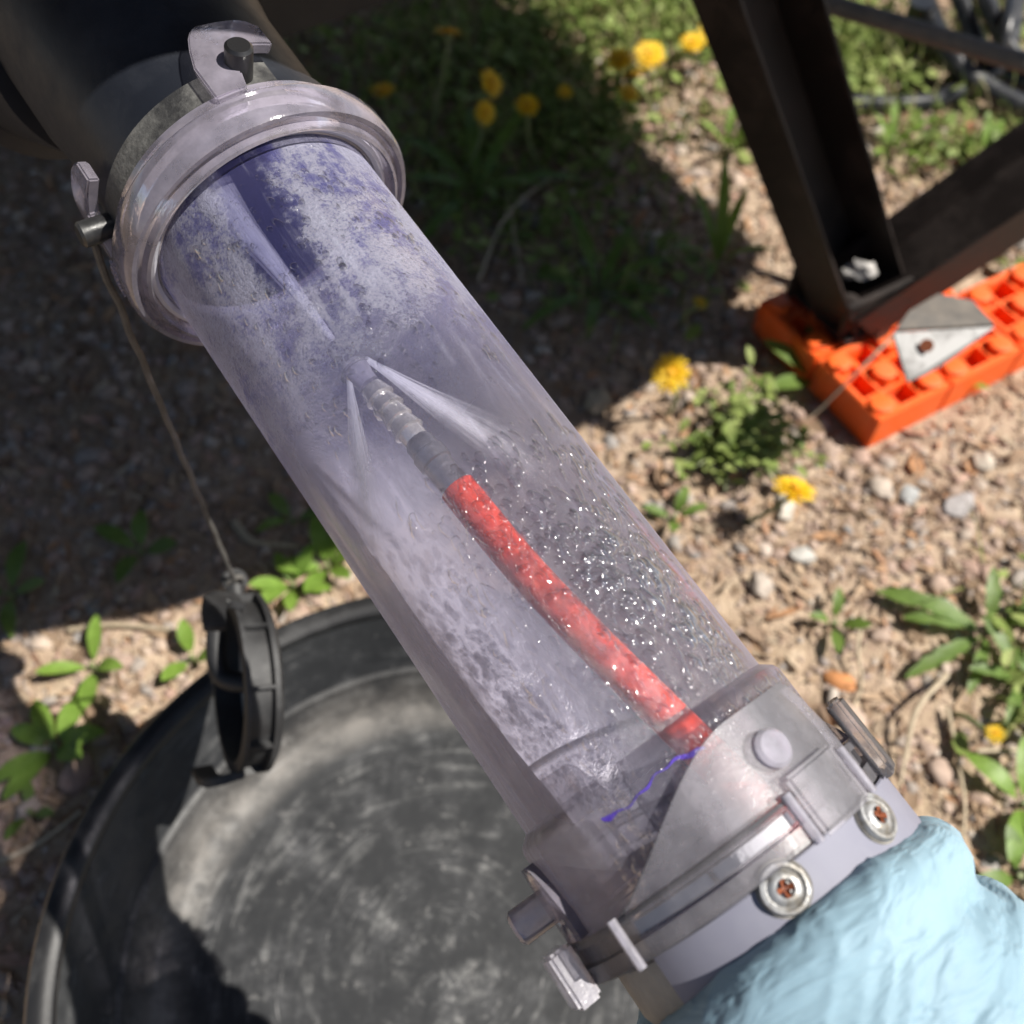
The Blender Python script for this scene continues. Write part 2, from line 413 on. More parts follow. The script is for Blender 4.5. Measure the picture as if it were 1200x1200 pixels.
# ------------------------------------------------------------------ ground
def gheight(x, y):
    return .006 * mnoise.noise(Vector((x * 5, y * 5, 0))) + .003 * mnoise.noise(Vector((x * 17, y * 17, 3)))
def axis_pts(lo, hi, d, far):
    a = list(np.arange(lo, hi, d)); s = d
    while a[-1] < far: s *= 1.35; a.append(a[-1] + s)
    s = d
    while a[0] > -far: s *= 1.35; a.insert(0, a[0] - s)
    return a
gx = axis_pts(-.9, 1.4, .022, 60); gy = axis_pts(-.3, 2.4, .022, 60)
V = [(x, y, gheight(x, y) if abs(x) < 3 and abs(y) < 4 else 0) for y in gy for x in gx]
nx = len(gx)
F = [(j * nx + i, j * nx + i + 1, (j + 1) * nx + i + 1, (j + 1) * nx + i) for j in range(len(gy) - 1) for i in range(nx - 1)]
mb = MB(); mb.add(V, F)
g = mb.build('ground', M['ground'], None, True, 0)
tag(g, kind='structure')

TUBC = np.array([-.048, .128, 0]); TUBR = .236
def in_tub(x, y, m=.0): return (x - TUBC[0]) ** 2 + (y - TUBC[1]) ** 2 < (TUBR - .012 + m) ** 2
BK = G(1015, 528); BU = nrm(G(1200, 433) - BK); BV = np.array([-BU[1], BU[0], 0]); BS = .090
def in_block(x, y):
    d = np.array([x, y]) - BK[:2]; u = d @ BU[:2]; v = d @ BV[:2]
    return -.004 < u < BS * 3 + .004 and -.004 < v < BS * 2 + .004

def rots(n, tilt=math.pi):
    a = rng.uniform(0, 2 * math.pi, n); b = rng.uniform(-tilt, tilt, n); c = rng.uniform(-tilt, tilt, n)
    ca, sa, cb, sb, cc, sc = np.cos(a), np.sin(a), np.cos(b), np.sin(b), np.cos(c), np.sin(c)
    o = np.zeros(n); i = np.ones(n)
    Rz = np.array([[ca, -sa, o], [sa, ca, o], [o, o, i]]).transpose(2, 0, 1)
    Rx = np.array([[i, o, o], [o, cb, -sb], [o, sb, cb]]).transpose(2, 0, 1)
    Ry = np.array([[cc, o, sc], [o, i, o], [-sc, o, cc]]).transpose(2, 0, 1)
    return Rz @ Rx @ Ry
def scatter(name, BV_, BF_, xy, scale, R, lift, mat, smooth, jit=0):
    n = len(xy); k = len(BV_)
    V = np.repeat(BV_[None], n, 0)
    if jit: V = V * (1 + rng.uniform(-jit, jit, (n, k, 1)))
    V = V * scale[:, None, :]
    V = np.einsum('nij,nkj->nki', R, V)
    z = np.array([gheight(x, y) for x, y in xy]) + lift
    V[:, :, 0] += xy[:, 0:1]; V[:, :, 1] += xy[:, 1:2]; V[:, :, 2] += z[:, None]
    T = (np.asarray(BF_)[None] + (np.arange(n) * k)[:, None, None]).reshape(-1, np.asarray(BF_).shape[1])
    return fastmesh(name, V.reshape(-1, 3), T, mat, smooth)
def ico(sub):
    bm = bmesh.new(); bmesh.ops.create_icosphere(bm, subdivisions=sub, radius=1)
    V = np.array([v.co[:] for v in bm.verts]); Fc = np.array([[v.index for v in f.verts] for f in bm.faces]); bm.free(); return V, Fc
def frame_pts(n, y0=-90, y1=1330, x0=-140, x1=1420, near=1.0):
    """random ground points inside the view, even over the ground"""
    out = []
    while len(out) < n:
        q = rng.uniform((-.95, -.1), (1.5, 2.1), (n, 2))
        for x, y in q:
            v = np.array([x, y, 0]) - CAM; d = v @ FW
            px = 600 + FPX * (v @ XA) / d; py = 600 - FPX * (v @ UP) / d
            if x0 < px < x1 and y0 < py < y1 and not in_tub(x, y): out.append((x, y))
    return np.array(out[:n])
V1, F1 = ico(2); V0, F0 = ico(1)
xy = frame_pts(7800)
xy = np.array([p for p in xy if not in_block(*p) and (mnoise.noise(Vector((p[0] * 4, p[1] * 4, 9))) > -.25 + .35 * max(0, p[1] - .75))])
n = len(xy); sz = rng.gamma(3., .0011, n) + .0018
sc = np.stack([sz * rng.uniform(.8, 1.5, n), sz * rng.uniform(.7, 1.1, n), sz * rng.uniform(.5, .8, n)], 1)
tag(scatter('gravel', V1, F1, xy, sc, rots(n, .5), sz * .1, M['pebble'], False, .24), kind='stuff')
xy = frame_pts(20000); xy = np.array([p for p in xy if not in_block(*p)])
n = len(xy); sz = rng.uniform(.0012, .0032, n)
sc = np.stack([sz * rng.uniform(.8, 1.5, n), sz, sz * .7], 1)
tag(scatter('grit', V0, F0, xy, sc, rots(n, .8), sz * .3, M['pebble'], False, .15), kind='stuff')
LV = np.array([[-1, 0, 0], [-.45, .36, .12], [.1, .45, .16], [1, .04, .3], [.1, -.4, .1], [-.45, -.33, .05], [-.3, 0, -.04], [.25, 0, .02]], float)
LF = np.array([[0, 6, 1], [1, 6, 2], [2, 6, 7], [2, 7, 3], [3, 7, 4], [4, 7, 6], [4, 6, 5], [5, 6, 0]])
xy = frame_pts(18500); xy = np.array([p for p in xy if not in_block(*p)])
n = len(xy); sz = rng.gamma(2.6, .0015, n) + .002
sc = np.stack([sz * rng.uniform(.8, 1.7, n), sz * rng.uniform(.5, 1.1, n), sz], 1)
tag(scatter('leaf_litter', LV, LF, xy, sc, rots(n, .6), .003, M['litter'], False, .2), kind='stuff')

# grass and clover, densest where the photograph is green
GREEN = [(600, 60, .20, 1.0), (700, 0, .2, 1.0), (540, 200, .16, .4), (690, 150, .10, .9), (800, 20, .13, 1.), (960, 40, .14, 1.), (1000, 90, .10, .8), (470, 120, .16, .3), (620, 250, .12, .25),
         (880, 160, .05, .35), (1080, 180, .06, .35), (1150, 180, .06, .4), (1200, 720, .04, .25), (1205, 830, .04, .25), (740, 330, .09, .3), (1180, 330, .06, .3), (1190, 20, .12, .6), (380, 60, .2, .2)]
def green_pts(n, tight=1.):
    w = np.array([q[3] * q[2] for q in GREEN]); w /= w.sum(); out = []
    for i in rng.choice(len(GREEN), n, p=w):
        c = G(GREEN[i][0], GREEN[i][1]); r = GREEN[i][2] * .55 * tight
        x, y = c[0] + rng.normal() * r, c[1] + rng.normal() * r
        if not in_tub(x, y) and not in_block(x, y): out.append((x, y))
    return np.array(out)
BLV = np.array([[-.5, 0, 0], [.5, 0, 0], [-.42, .08, .4], [.42, .08, .4], [-.28, .28, .75], [.28, .28, .75], [0, .62, 1]], float)
BLF = np.array([[0, 1, 3], [0, 3, 2], [2, 3, 5], [2, 5, 4], [4, 5, 6]])
xy = green_pts(4200); n = len(xy); L = rng.uniform(.015, .075, n)
sc = np.stack([rng.uniform(.0012, .0032, n), L * rng.uniform(.3, 1.2, n), L], 1)
tag(scatter('grass', BLV, BLF, xy, sc, rots(n, .45), -.002, M['grass'], True, .05), kind='stuff')
CV = np.array([[0, 0, -.05]] + [[math.cos(a) * .5, math.sin(a) * (.42), .05 * math.cos(2 * a)] for a in np.linspace(0, 2 * math.pi, 9)[:-1]])
CF = np.array([[0, i + 1, (i + 1) % 8 + 1] for i in range(8)])
xy = green_pts(3600, .95); n = len(xy); sz = rng.uniform(.006, .017, n)
sc = np.stack([sz * rng.uniform(.8, 1.6, n), sz, sz], 1)
tag(scatter('ground_cover', CV, CF, xy, sc, rots(n, .6), rng.uniform(.004, .035, n), M['clover'], True, .08), kind='stuff')

# ------------------------------------------------------------------ trailer overhead and its sewer pipe
# outline of the shadow on the ground, lifted along the sun to the trailer's floor
SH = [(-1.9, .12), (-.66, .320), (-.47, .368), (-.30, .400), (-.13, .47), (.085, .615), (.19, .70), (.275, .85), (.19, .97), (.115, 1.10), (.05, 1.27), (-.03, 1.37), (-.3, 1.6), (-.8, 1.9), (-1.0, 3.2), (-2.6, 3.2)]
ZT = .80
up = SUN / SUN[2]
tr = thing('trailer', 'dark underside of a trailer overhead above the shaded ground', 'trailer', (-.6, 1.2, ZT))
base = np.array([-.6, 1.2, ZT])
mb = MB(); m = len(SH)
lo = [np.array([x, y, 0]) + up * ZT - base for x, y in SH]
V = lo + [p + np.array([0, 0, .35]) for p in lo]
F = [tuple(range(m))[::-1], tuple(range(m, 2 * m))] + [(i, (i + 1) % m, (i + 1) % m + m, i + m) for i in range(m)]
mb.add(V, F); mb.build('underbelly', M['belly'], tr, False)
mb = MB()
b0, b1 = P(240, 40, .78), P(560, -62, .86)
d = nrm(b1 - b0); b0 = b0 - d * .25; b1 = b1 + d * .0
v = nrm(np.cross(d, [0, 0, 1.]))
mb.box((b0 + b1) / 2 + np.array([0, 0, .035]) - base, [d, v, np.array([0, 0, 1.])], (np.linalg.norm(b1 - b0) / 2, .022, .045))
mb.build('frame_rail', M['belly'], tr, False, bevel=.002)

pipe = thing('sewer_pipe', 'black plastic sewer pipe of the trailer with a side branch above the clear tube', 'pipe', frame=FR)
R0 = .047
mb = MB()
mb.lathe([(-.027, R0 - .006), (-.027, R0), (-.030, R0), (-.0315, R0 + .0025), (-.05, R0 + .0025), (-.052, R0 + .0005), (-.10, R0 + .0012), (-.112, R0 + .003), (-.21, R0 + .004), (-.212, R0), (-.42, R0), (-.42, R0 - .006)], 96)
mb.build('main_pipe', M['abs'], pipe)
# dusty land just behind the coupling
mb = MB(); mb.lathe([(-.034, R0 + .0022), (-.034, R0 + .0034), (-.051, R0 + .0034), (-.052, R0 + .0022)], 40, -75, 40); mb.build('dusty_land', M['absdust'], pipe)
# side branch: comes in from the left
sA = loc(P(-20, 110, .46)); sB = loc(P(-380, -60, .80))
c0 = cyl(-.13, 0, 0)
mb = MB(); dd = nrm(sB - c0)
mb.tube([c0 + dd * .03, c0 + dd * .075, c0 + dd * .0755, c0 + dd * .13, c0 + dd * .1305, c0 + dd * .5], [.05, .05, .057, .057, .052, .052], 64)
mb.build('side_branch', M['abs'], pipe)
mb = MB()
q = lpix(98, 36 + 0, .05); mb.tube([cyl(-.118, R0 + .003, 24), cyl(-.118, R0 + .0062, 24)], .0052, 20); mb.build('round_boss', M['absdust'], pipe)
# the pins that the clear hooks catch
def pin(z, ph, r0, r1, rad, mat, parent, name='pin'):
    mb = MB(); a, b = cyl(z, r0, ph), cyl(z, r1, ph); d = nrm(b - a)
    mb.tube([a, b - d * rad * .2, b - d * .0003, b], [rad, rad, rad * .86, rad * .8], 24); return mb.build(name, mat, parent)
for ph, z in ((26, -.046), (-66, -.047), (-154, -.046), (114, -.046)):
    pin(z, ph, R0 - .001, R0 + .0155, .0048, M['black'], pipe)

# ------------------------------------------------------------------ the clear tube
tube = thing('clear_sewer_tube', 'clear lavender plastic tube wet inside, running from black pipe down to gloved hand', 'tube', frame=FR)
RT = .0445
mb = MB()
prof = [(-.024, RT - .0026), (-.024, RT)] + [(z, RT) for z in np.linspace(0, .206, 8)] + [(.212, RT), (.2145, RT + .0032), (.2165, RT + .0040), (.252, RT + .0040), (.252, RT + .0005)]
mb = MB(); mb.lathe(prof, 160, closed=False); mb.build('tube_wall', M['tube'], tube, ang=50)
# upper coupler
mb = MB()
mb.lathe([(-.0290, .0458), (-.0245, .0462), (-.0245, .0468), (-.0243, .0475), (-.024, .0492), (-.0165, .0497), (-.0145, .0508), (-.0150, .0520), (-.0175, .0528), (-.0180, .0540), (-.0165, .0552), (-.0165, .0568), (-.0185, .0580), (-.0225, .0584), (-.0285, .0584), (-.0305, .0572), (-.0315, .0545), (-.0340, .0535), (-.038, .0528), (-.0385, .0505), (-.030, .050), (-.030, .0455)], 144)
cpl = mb.build('coupler_ring', M['coupler'], tube)
mb = MB(); mb.lathe([(-.0236, .0452), (-.0196, .0460), (-.0186, .0475), (-.0192, .0489), (-.0238, .0490), (-.0238, .0452)], 120); mb.build('gasket', M['gasket'], tube)
mb = MB(); mb.lathe([(-.0212, .0447), (-.0200, .0450), (-.0202, .0457), (-.0214, .0459)], 120); mb.build('tube_lip', M['pinclear'], tube)
def sheet(name, grid, mat, parent, r0, r1, bevel=.0006):
    """a curved solid plate on the tube: grid = rows of (z, phi)"""
    mb = MB(); m = len(grid[0]); k = len(grid)
    A_ = [cyl(z, r1, p) for row in grid for z, p in row]; B_ = [cyl(z, r0, p) for row in grid for z, p in row]
    N = m * k; F = []
    for i in range(k - 1):
        for j in range(m - 1):
            q = (i * m + j, i * m + j + 1, (i + 1) * m + j + 1, (i + 1) * m + j); F.append(q); F.append(tuple(t + N for t in q[::-1]))
    per = [j for j in range(m)] + [i * m + m - 1 for i in range(1, k)] + [(k - 1) * m + j for j in range(m - 2, -1, -1)] + [i * m for i in range(k - 2, 0, -1)]
    for a_, b_ in zip(per, per[1:] + per[:1]): F.append((a_, b_, b_ + N, a_ + N))
    mb.add(A_ + B_, F); return mb.build(name, mat, parent, True, 40, bevel)
# hooks of the upper coupler: a rising arm and a finger that turns over the pin
def hook(ph0, parent):
    g = []
    for u in np.linspace(0, 1, 15):                     # along the arm: angle from ph0-13 to ph0+18
        p = ph0 - 15 + 33 * u
        zb = -.067 + .0085 * max(0, (.28 - u) / .28) ** 2 * 2 + .004 * max(0, (u - .75) / .25) ** 2
        zt = -.034 if u < .38 else -.034 - .0195 * min(1, (u - .38) / .1)
        g.append([(zb, p), (zb + (zt - zb) * .33, p), (zb + (zt - zb) * .66, p), (zt, p)])
    return sheet('hook', g, M['coupler'], parent, .0515, .0560, .0007)
for ph in (26, -66, 114, -154): hook(ph, tube)
# moulded ticks on the coupler face
for i in range(6):
    mb = MB(); p = -80 + i * 3.1
    c = cyl(-.0290, .0566 + .0018, p); rd = nrm([c[0], c[1], 0]); tg = np.cross([0, 0, 1.], rd)
    mb.box(c, [tg, rd, np.array([0, 0, 1.])], (.0004, .0004, .0022 - .0003 * (i % 3))); mb.build('moulded_tick', M['coupler'], tube, False)
# lower end pins
for ph, rt in ((32, .0098), (-86, .0185), (150, .0125)):
    pin(.2325, ph, RT + .003, RT + rt, .0056, M['pinclear'], tube, 'end_pin')
# purple primer at the glued joint
mb = MB(); g = []
for i in range(34):
    u = i / 33; p = -24 + 40 * u
    w = .00025 + .0016 * (math.exp(-((u - .06) / .07) ** 2) + .9 * math.exp(-((u - .86) / .13) ** 2) + .35 * math.exp(-((u - .45) / .06) ** 2)) * random.uniform(.7, 1.1)
    z = .2215 + .0012 * math.sin(u * 7) + .0004 * math.sin(u * 31)
    g.append([(z - w * .5, p), (z + w * .5, p)])
sheet('primer_stain', g, M['primer'], tube, RT + .0041, RT + .0044, 0)

# ------------------------------------------------------------------ the bayonet ring, grey collar and screws
cp = thing('hose_adapter', 'clear bayonet ring on a grey collar with two rusty cross head screws', 'hose adapter', frame=FR)
RB = .0530
mb = MB()
mb.lathe([(.2455, .0495), (.2440, RB - .0006), (.2447, RB), (.2462, RB + .0002), (.2466, RB - .0018), (.2510, RB - .0018), (.2514, RB + .0002), (.2560, RB), (.2566, RB - .0010), (.2566, .0495)], 144)
ringo = mb.build('bayonet_ring', M['clear'], cp)
def wing(ph0):                                          # the ramp that runs up over a pin
    g = []
    for u in np.linspace(0, 1, 41):
        p = ph0 - 46 + 108 * u
        s = min(1, u / .66); s = s * s * (3 - 2 * s)
        zt = .2450 - .0252 * s
        if u > .93: zt += .016 * ((u - .93) / .07) ** 1.5
        g.append([(zt + (.2438 - zt) * k / 4 if zt < .2435 else zt + .0001 * k, p) for k in range(5)])
    return sheet('ramp_wing', g, M['clear' if ph0 == 0 else 'coupler'], cp, .0493, .0522, .0006)  # side wings: milkier plastic, lightened in colour because they stand in shade
for ph in (0, 120, 240): wing(ph)
def lug(ph, z0, z1, r0, r1, half, mat='pinclear'):
    g = [[(z, p) for z in (z0, (z0 + z1) / 2, z1)] for p in np.linspace(ph - half, ph + half, 7)]
    return sheet('lug', g, M[mat], cp, r0, r1, .0011)
lug(-74, .2425, .2590, RB + .0004, RB + .0082, 10); lug(170, .2425, .2590, RB + .0004, RB + .0082, 10); lug(80, .2330, .2580, RB + .0004, RB + .0050, 13, 'clear'); lug(38, .2400, .2575, RB + .0003, RB + .0030, 11, 'clear')
for ph in (-38, 25, 54, 95): 
    mb = MB(); mb.tube([cyl(.2432, RB + .0008, ph), cyl(.2572, RB + .0008, ph)], .0015, 12); mb.build('rib', M['pinclear'], cp)
# dark rubber seal seen through the ring
mb = MB(); mb.lathe([(.2470, .0500), (.2470, RB - .0022), (.2502, RB - .0022), (.2502, .0500)], 60, -34, -6); mb.lathe([(.2470, .0500), (.2470, RB - .0022), (.2502, RB - .0022), (.2502, .0500)], 40, -4, 24); mb.build('seal', M['gasket'], cp)
OX = .0035
mb = MB(); mb.lathe([(.2568, .0445), (.2572, .0470), (.2585, .0485), (.272, .0485), (.276, .047), (.285, .040), (.285, .037), (.2568, .037)], 96)
cc = mb.build('collar', M['tan'], cp); cc.location = (OX, 0, 0)
g = [[(z, p) for z in np.linspace(.2569, .2755, 5)] for p in np.linspace(-42, 100, 40)]
pl = sheet('grey_plate', g, M['plate'], cp, .0486, .0502, .0003); pl.location = (OX, 0, 0)
def screw(z, ph, rot):
    c = cyl(z, .0502, ph) + np.array([OX, 0, 0]); nv = nrm(cyl(0, 1, ph)); tz = np.array([0, 0, 1.]); tx = np.cross(nv, tz)
    a = math.radians(rot); ux, uy = tx * math.cos(a) + tz * math.sin(a), -tx * math.sin(a) + tz * math.cos(a)
    Mx = Matrix(((ux[0], uy[0], nv[0], c[0]), (ux[1], uy[1], nv[1], c[1]), (ux[2], uy[2], nv[2], c[2]), (0, 0, 0, 1)))
    mb = MB(); mb.lathe([(0, .0005), (0, .0076), (.0010, .0078), (.0021, .0072), (.0022, .0062), (.0014, .0056), (.0013, .0053), (.0022, .0046), (.0026, .0035), (.0026, .0028), (.0016, .0022), (.0016, .0005)], 48)
    sc_ = mb.build('screw', M['screw'], cp, ang=50); sc_.matrix_local = Mx @ Matrix.Scale(.86, 4)
    mb = MB()
    o8 = []
    for k in range(4):
        b = k * math.pi / 2
        for da, rr in ((-.30, .0027), (.30, .0027), (math.pi / 4, .0012)): o8.append((rr * math.cos(b + da), rr * math.sin(b + da)))
    nn = len(o8)
    mb.add([(x, y, .00285) for x, y in o8] + [(x * .35, y * .35, .0017) for x, y in o8] + [(0, 0, .0014)], [(i, (i + 1) % nn, nn + (i + 1) % nn, nn + i) for i in range(nn)] + [(nn + i, nn + (i + 1) % nn, 2 * nn) for i in range(nn)])
    mb.build('cross_recess', M['rust'], sc_, False)
    mb = MB(); mb.lathe([(.00, .0077), (.0003, .0083), (-.0006, .0084), (-.0006, .0074)], 40); mb.build('rust_ring', M['tan'], sc_)
screw(.2606, 5.5, 12); screw(.2620, 45, 35)
# a dark blue hose end behind the adapter
hz = tag(thing('waste_hose', 'navy blue plastic hose end under the adapter, dropping into the tub', 'hose', frame=FR))
mb = MB(); mb.tube([cyl(.286, .0, 0) + np.array([OX, 0, 0]), cyl(.34, 0, 0) + np.array([OX, 0, 0]), cyl(.40, .004, 180), cyl(.50, .02, 180), cyl(.62, .06, 180)], [.0355, .0355, .0355, .036, .036], 40); mb.build('hose_body', M['navy'], hz)

# ------------------------------------------------------------------ wand, nozzle, spray and water inside the tube
wd = thing('spray_wand', 'red hose with a steel ferrule and small clear-tipped nozzle inside the tube', 'hose', frame=FR)
tip = lpix(408, 424, .026); n2_ = lpix(436, 455, .026); n3_ = lpix(492, 520, .027); h0 = lpix(536, 572, .028); h1 = lpix(604, 655, .029); h2 = lpix(680, 737, .030); h3 = lpix(748, 805, .030); h4 = lpix(812, 868, .030)
def spl(pts, n):
    pts = [np.asarray(p, float) for p in pts]; q = [2 * pts[0] - pts[1]] + pts + [2 * pts[-1] - pts[-2]]; out = []
    for i in range(1, len(q) - 2):
        for t in np.linspace(0, 1, n, endpoint=False):
            a, b, c, d = q[i - 1:i + 3]
            out.append(.5 * ((2 * b) + (-a + c) * t + (2 * a - 5 * b + 4 * c - d) * t * t + (-a + 3 * b - 3 * c + d) * t ** 3))
    return out + [pts[-1]]
mb = MB(); mb.tube(spl([h0, h1, h2, h3, h4, h4 + nrm(h4 - h3) * .05, h4 + nrm(h4 - h3) * .09 + np.array([0, -.012, 0])], 10), .0059, 28); mb.build('hose_body', M['hose'], wd)
d = nrm(h0 - n3_)
mb = MB(); mb.tube([n3_ - d * .002, n3_, n3_ + d * .004, n3_ + d * .0045, n3_ + d * .009, n3_ + d * .0095, h0 + d * .003], [.0040, .0050, .0050, .0056, .0056, .0049, .0047], 28); mb.build('ferrule', M['metal'], wd)
d2 = nrm(n3_ - n2_); L_ = np.linalg.norm(n3_ - n2_)
mb = MB(); mb.tube([n2_ + d2 * L_ * k for k in (0, .18, .2, .38, .4, .58, .6, .78, .8, 1.)], [.0040, .0052, .0040, .0054, .0042, .0050, .0042, .0054, .0044, .0042], 28); mb.build('barbed_fitting', M['brass'], wd)
d3 = nrm(n2_ - tip)
mb = MB(); mb.tube([tip + d3 * k for k in (0, .0006, .002, .004, .006, .0085, .0115)], [.0008, .0028, .0044, .0050, .0048, .0040, .0038], 28); mb.build('nozzle', M['pinclear'], wd)
mb = MB(); rr = nrm(np.cross(d3, [0, 1., 0])); bb = np.cross(rr, d3)
mb.tube([tip + d3 * .0042 + .0054 * (math.cos(a) * rr + math.sin(a) * bb) for a in np.linspace(0, 2 * math.pi, 37)], .0006, 8, False); mb.build('nozzle_ring', M['clear'], wd)

def cone(p0, p1, r0, r1, flat, tm=1., name='water_spray', seg=36, nn=24):
    p0, p1 = np.asarray(p0), np.asarray(p1); d = nrm(p1 - p0)
    u = nrm(np.cross(d, [0, 1., 0])); v = np.cross(u, d)
    V = []; UVs = []; F = []
    for q, (kr, kl) in enumerate(((1., .9), (.72, 1.), (.46, 1.08), (.24, 1.02))):
        b = len(V)
        for i in range(nn + 1):
            t = i / nn; r_ = (r0 + (r1 - r0) * t ** 1.25) * kr; c = p0 + (p1 - p0) * t * kl
            for k in range(seg):
                a = 2 * math.pi * k / seg
                w = 1 + .22 * mnoise.noise(Vector((math.cos(a) * 2, math.sin(a) * 2, q * 7 + t * 2)))
                V.append(c + r_ * w * (math.cos(a) * u + math.sin(a) * v * flat)); UVs.append((k / seg + q * .37, t * tm))
        F += [(b + i * seg + k, b + i * seg + (k + 1) % seg, b + (i + 1) * seg + (k + 1) % seg, b + (i + 1) * seg + k) for i in range(nn) for k in range(seg)]
    mb = MB(); mb.add(V, F); o = mb.build(name, M['jet'], None, True, 0)
    uvl = o.data.uv_layers.new(name='UVMap')
    for lp in o.data.loops: uvl.data[lp.index].uv = UVs[lp.vertex_index]
    o.matrix_world = FR
    return tag(o, kind='stuff')
cone(lpix(390, 398, .030), lpix(236, 202, .036), .0011, .0068, .6, .16)
cone(lpix(428, 420, .027), lpix(650, 560, .020), .0009, .0100, .4, .85)
cone(lpix(409, 444, .028), lpix(440, 680, .019), .0009, .0085, .5, .85)

# water running down the back of the tube
mb = MB(); g = []
for i in range(90):
    z = .02 + .222 * i / 89
    for j in range(61):
        p = 92 + 176 * j / 60
        rr_ = .0412 - .0006 * mnoise.noise(Vector((p * .06, z * 40, 1))) - .0005 * mnoise.noise(Vector((p * .2, z * 120, 5)))
        g.append(cyl(z, rr_, p))
mb.add(g, [(i * 61 + j, i * 61 + j + 1, (i + 1) * 61 + j + 1, (i + 1) * 61 + j) for i in range(89) for j in range(60)])
o = mb.build('water_film', M['film'], None, True, 0); o.matrix_world = FR; tag(o, kind='stuff')

# droplets standing on the wall
def droplets(spots, name, parent, kindr=RT):
    k = 7; rings = [(1., 0.), (.86, .5), (.5, .86)]
    base = [(c * math.cos(2 * math.pi * j / k), c * math.sin(2 * math.pi * j / k), h) for c, h in rings for j in range(k)] + [(0, 0, 1.)]
    bf = []
    for r_ in range(2):
        for j in range(k):
            a, b = r_ * k + j, r_ * k + (j + 1) % k; bf += [(a, b, b + k), (a, b + k, a + k)]
    bf += [(2 * k + j, 2 * k + (j + 1) % k, 3 * k) for j in range(k)]
    base = np.array(base); bf = np.array(bf); V = []; n = len(spots)
    for z, p, r, rad, el in spots:
        pr = math.radians(p); nv = np.array([math.sin(pr), math.cos(pr), 0]); tx = np.array([math.cos(pr), -math.sin(pr), 0]); tz = np.array([0, 0, 1.])
        th = rng.uniform(-.5, .5); a, b = tx * math.cos(th) + tz * math.sin(th), -tx * math.sin(th) + tz * math.cos(th)
        jj = base * (1 + rng.uniform(-.16, .16, (len(base), 1)))
        V.append(cyl(z, rad, p) + r * (jj[:, :1] * a + jj[:, 1:2] * el * b + .36 * base[:, 2:] * nv))
    T = (bf[None] + (np.arange(n) * len(base))[:, None, None]).reshape(-1, 3)
    o = fastmesh(name, np.concatenate(V), T, M['drop'], True); o.parent = parent; return tag(o, kind='stuff')
sp = []
def hosex(z):                                           # phi of the hose at z on the wall
    return np.interp(z, [.10, .125, .172, .22], [-2, 2, 15, 20])
for _ in range(60000):
    z = rng.uniform(-.01, .212); p = rng.uniform(-62, 80)
    m1 = mnoise.noise(Vector((p * .05, z * 32, 2))) ; m2 = mnoise.noise(Vector((p * .16, z * 110, 7)))
    if z < .09: dens = .30 * (m1 + m2 * .6 > -.05); s = rng.gamma(2., .00011) + .00014
    else:
        d = p - hosex(z)
        if 3 < d < 45 and z > .135: dens = (.85 if m1 + .7 * m2 > -.2 else .14) * min(1, (z - .135) / .03); s = rng.gamma(1.3, .00052) + .00022
        elif abs(d) < 9 and z > .122: dens = .7 if m1 + .7 * m2 > -.2 else .25; s = rng.gamma(1.4, .00042) + .00024
        elif -40 < d < -5 and z > .14: dens = .5 * (m1 + .5 * m2 > -.1); s = rng.gamma(2., .00024) + .0002
        else: dens = .07 * (m1 > 0); s = rng.gamma(2., .00018) + .00015
    if rng.uniform() < dens * .36 * min(1, max(0, (p + 44) / 26)): sp.append((z, p, min(s * .78, .0022), RT + .00002, rng.uniform(.8, 1.4) if rng.uniform() < .9 else 2.4))
for _ in range(150):
    p = rng.uniform(-34, 64); sp.append((rng.uniform(-.005, .09), p, rng.uniform(.0006, .0014), RT + .00002, rng.uniform(.9, 2.2)))
for _ in range(330):
    z = rng.uniform(.115, .208); p = rng.uniform(-24, 66); sp.append((z, p, rng.uniform(.0006, .0017), RT + .00002, rng.uniform(1.2, 3.6)))
for _ in range(70):
    z = rng.uniform(.145, .205); p = hosex(z) + rng.uniform(4, 34); sp.append((z, p, rng.uniform(.0014, .0027), RT + .00002, rng.uniform(.9, 1.5)))
droplets(sp, 'water_droplets', tube)
sp = []
for _ in range(3600):
    z = rng.uniform(.2172, .2445); p = rng.uniform(-44, 74); m1 = mnoise.noise(Vector((p * .07, z * 60, 4)))
    if rng.uniform() < (.75 if m1 > -.15 else .12) * min(1, max(0, (p + 34) / 24)): sp.append((z, p, min(rng.gamma(2., .00021) + .00022, .0016), RT + .00402, rng.uniform(.8, 1.5)))
droplets(sp, 'water_droplets', tube)

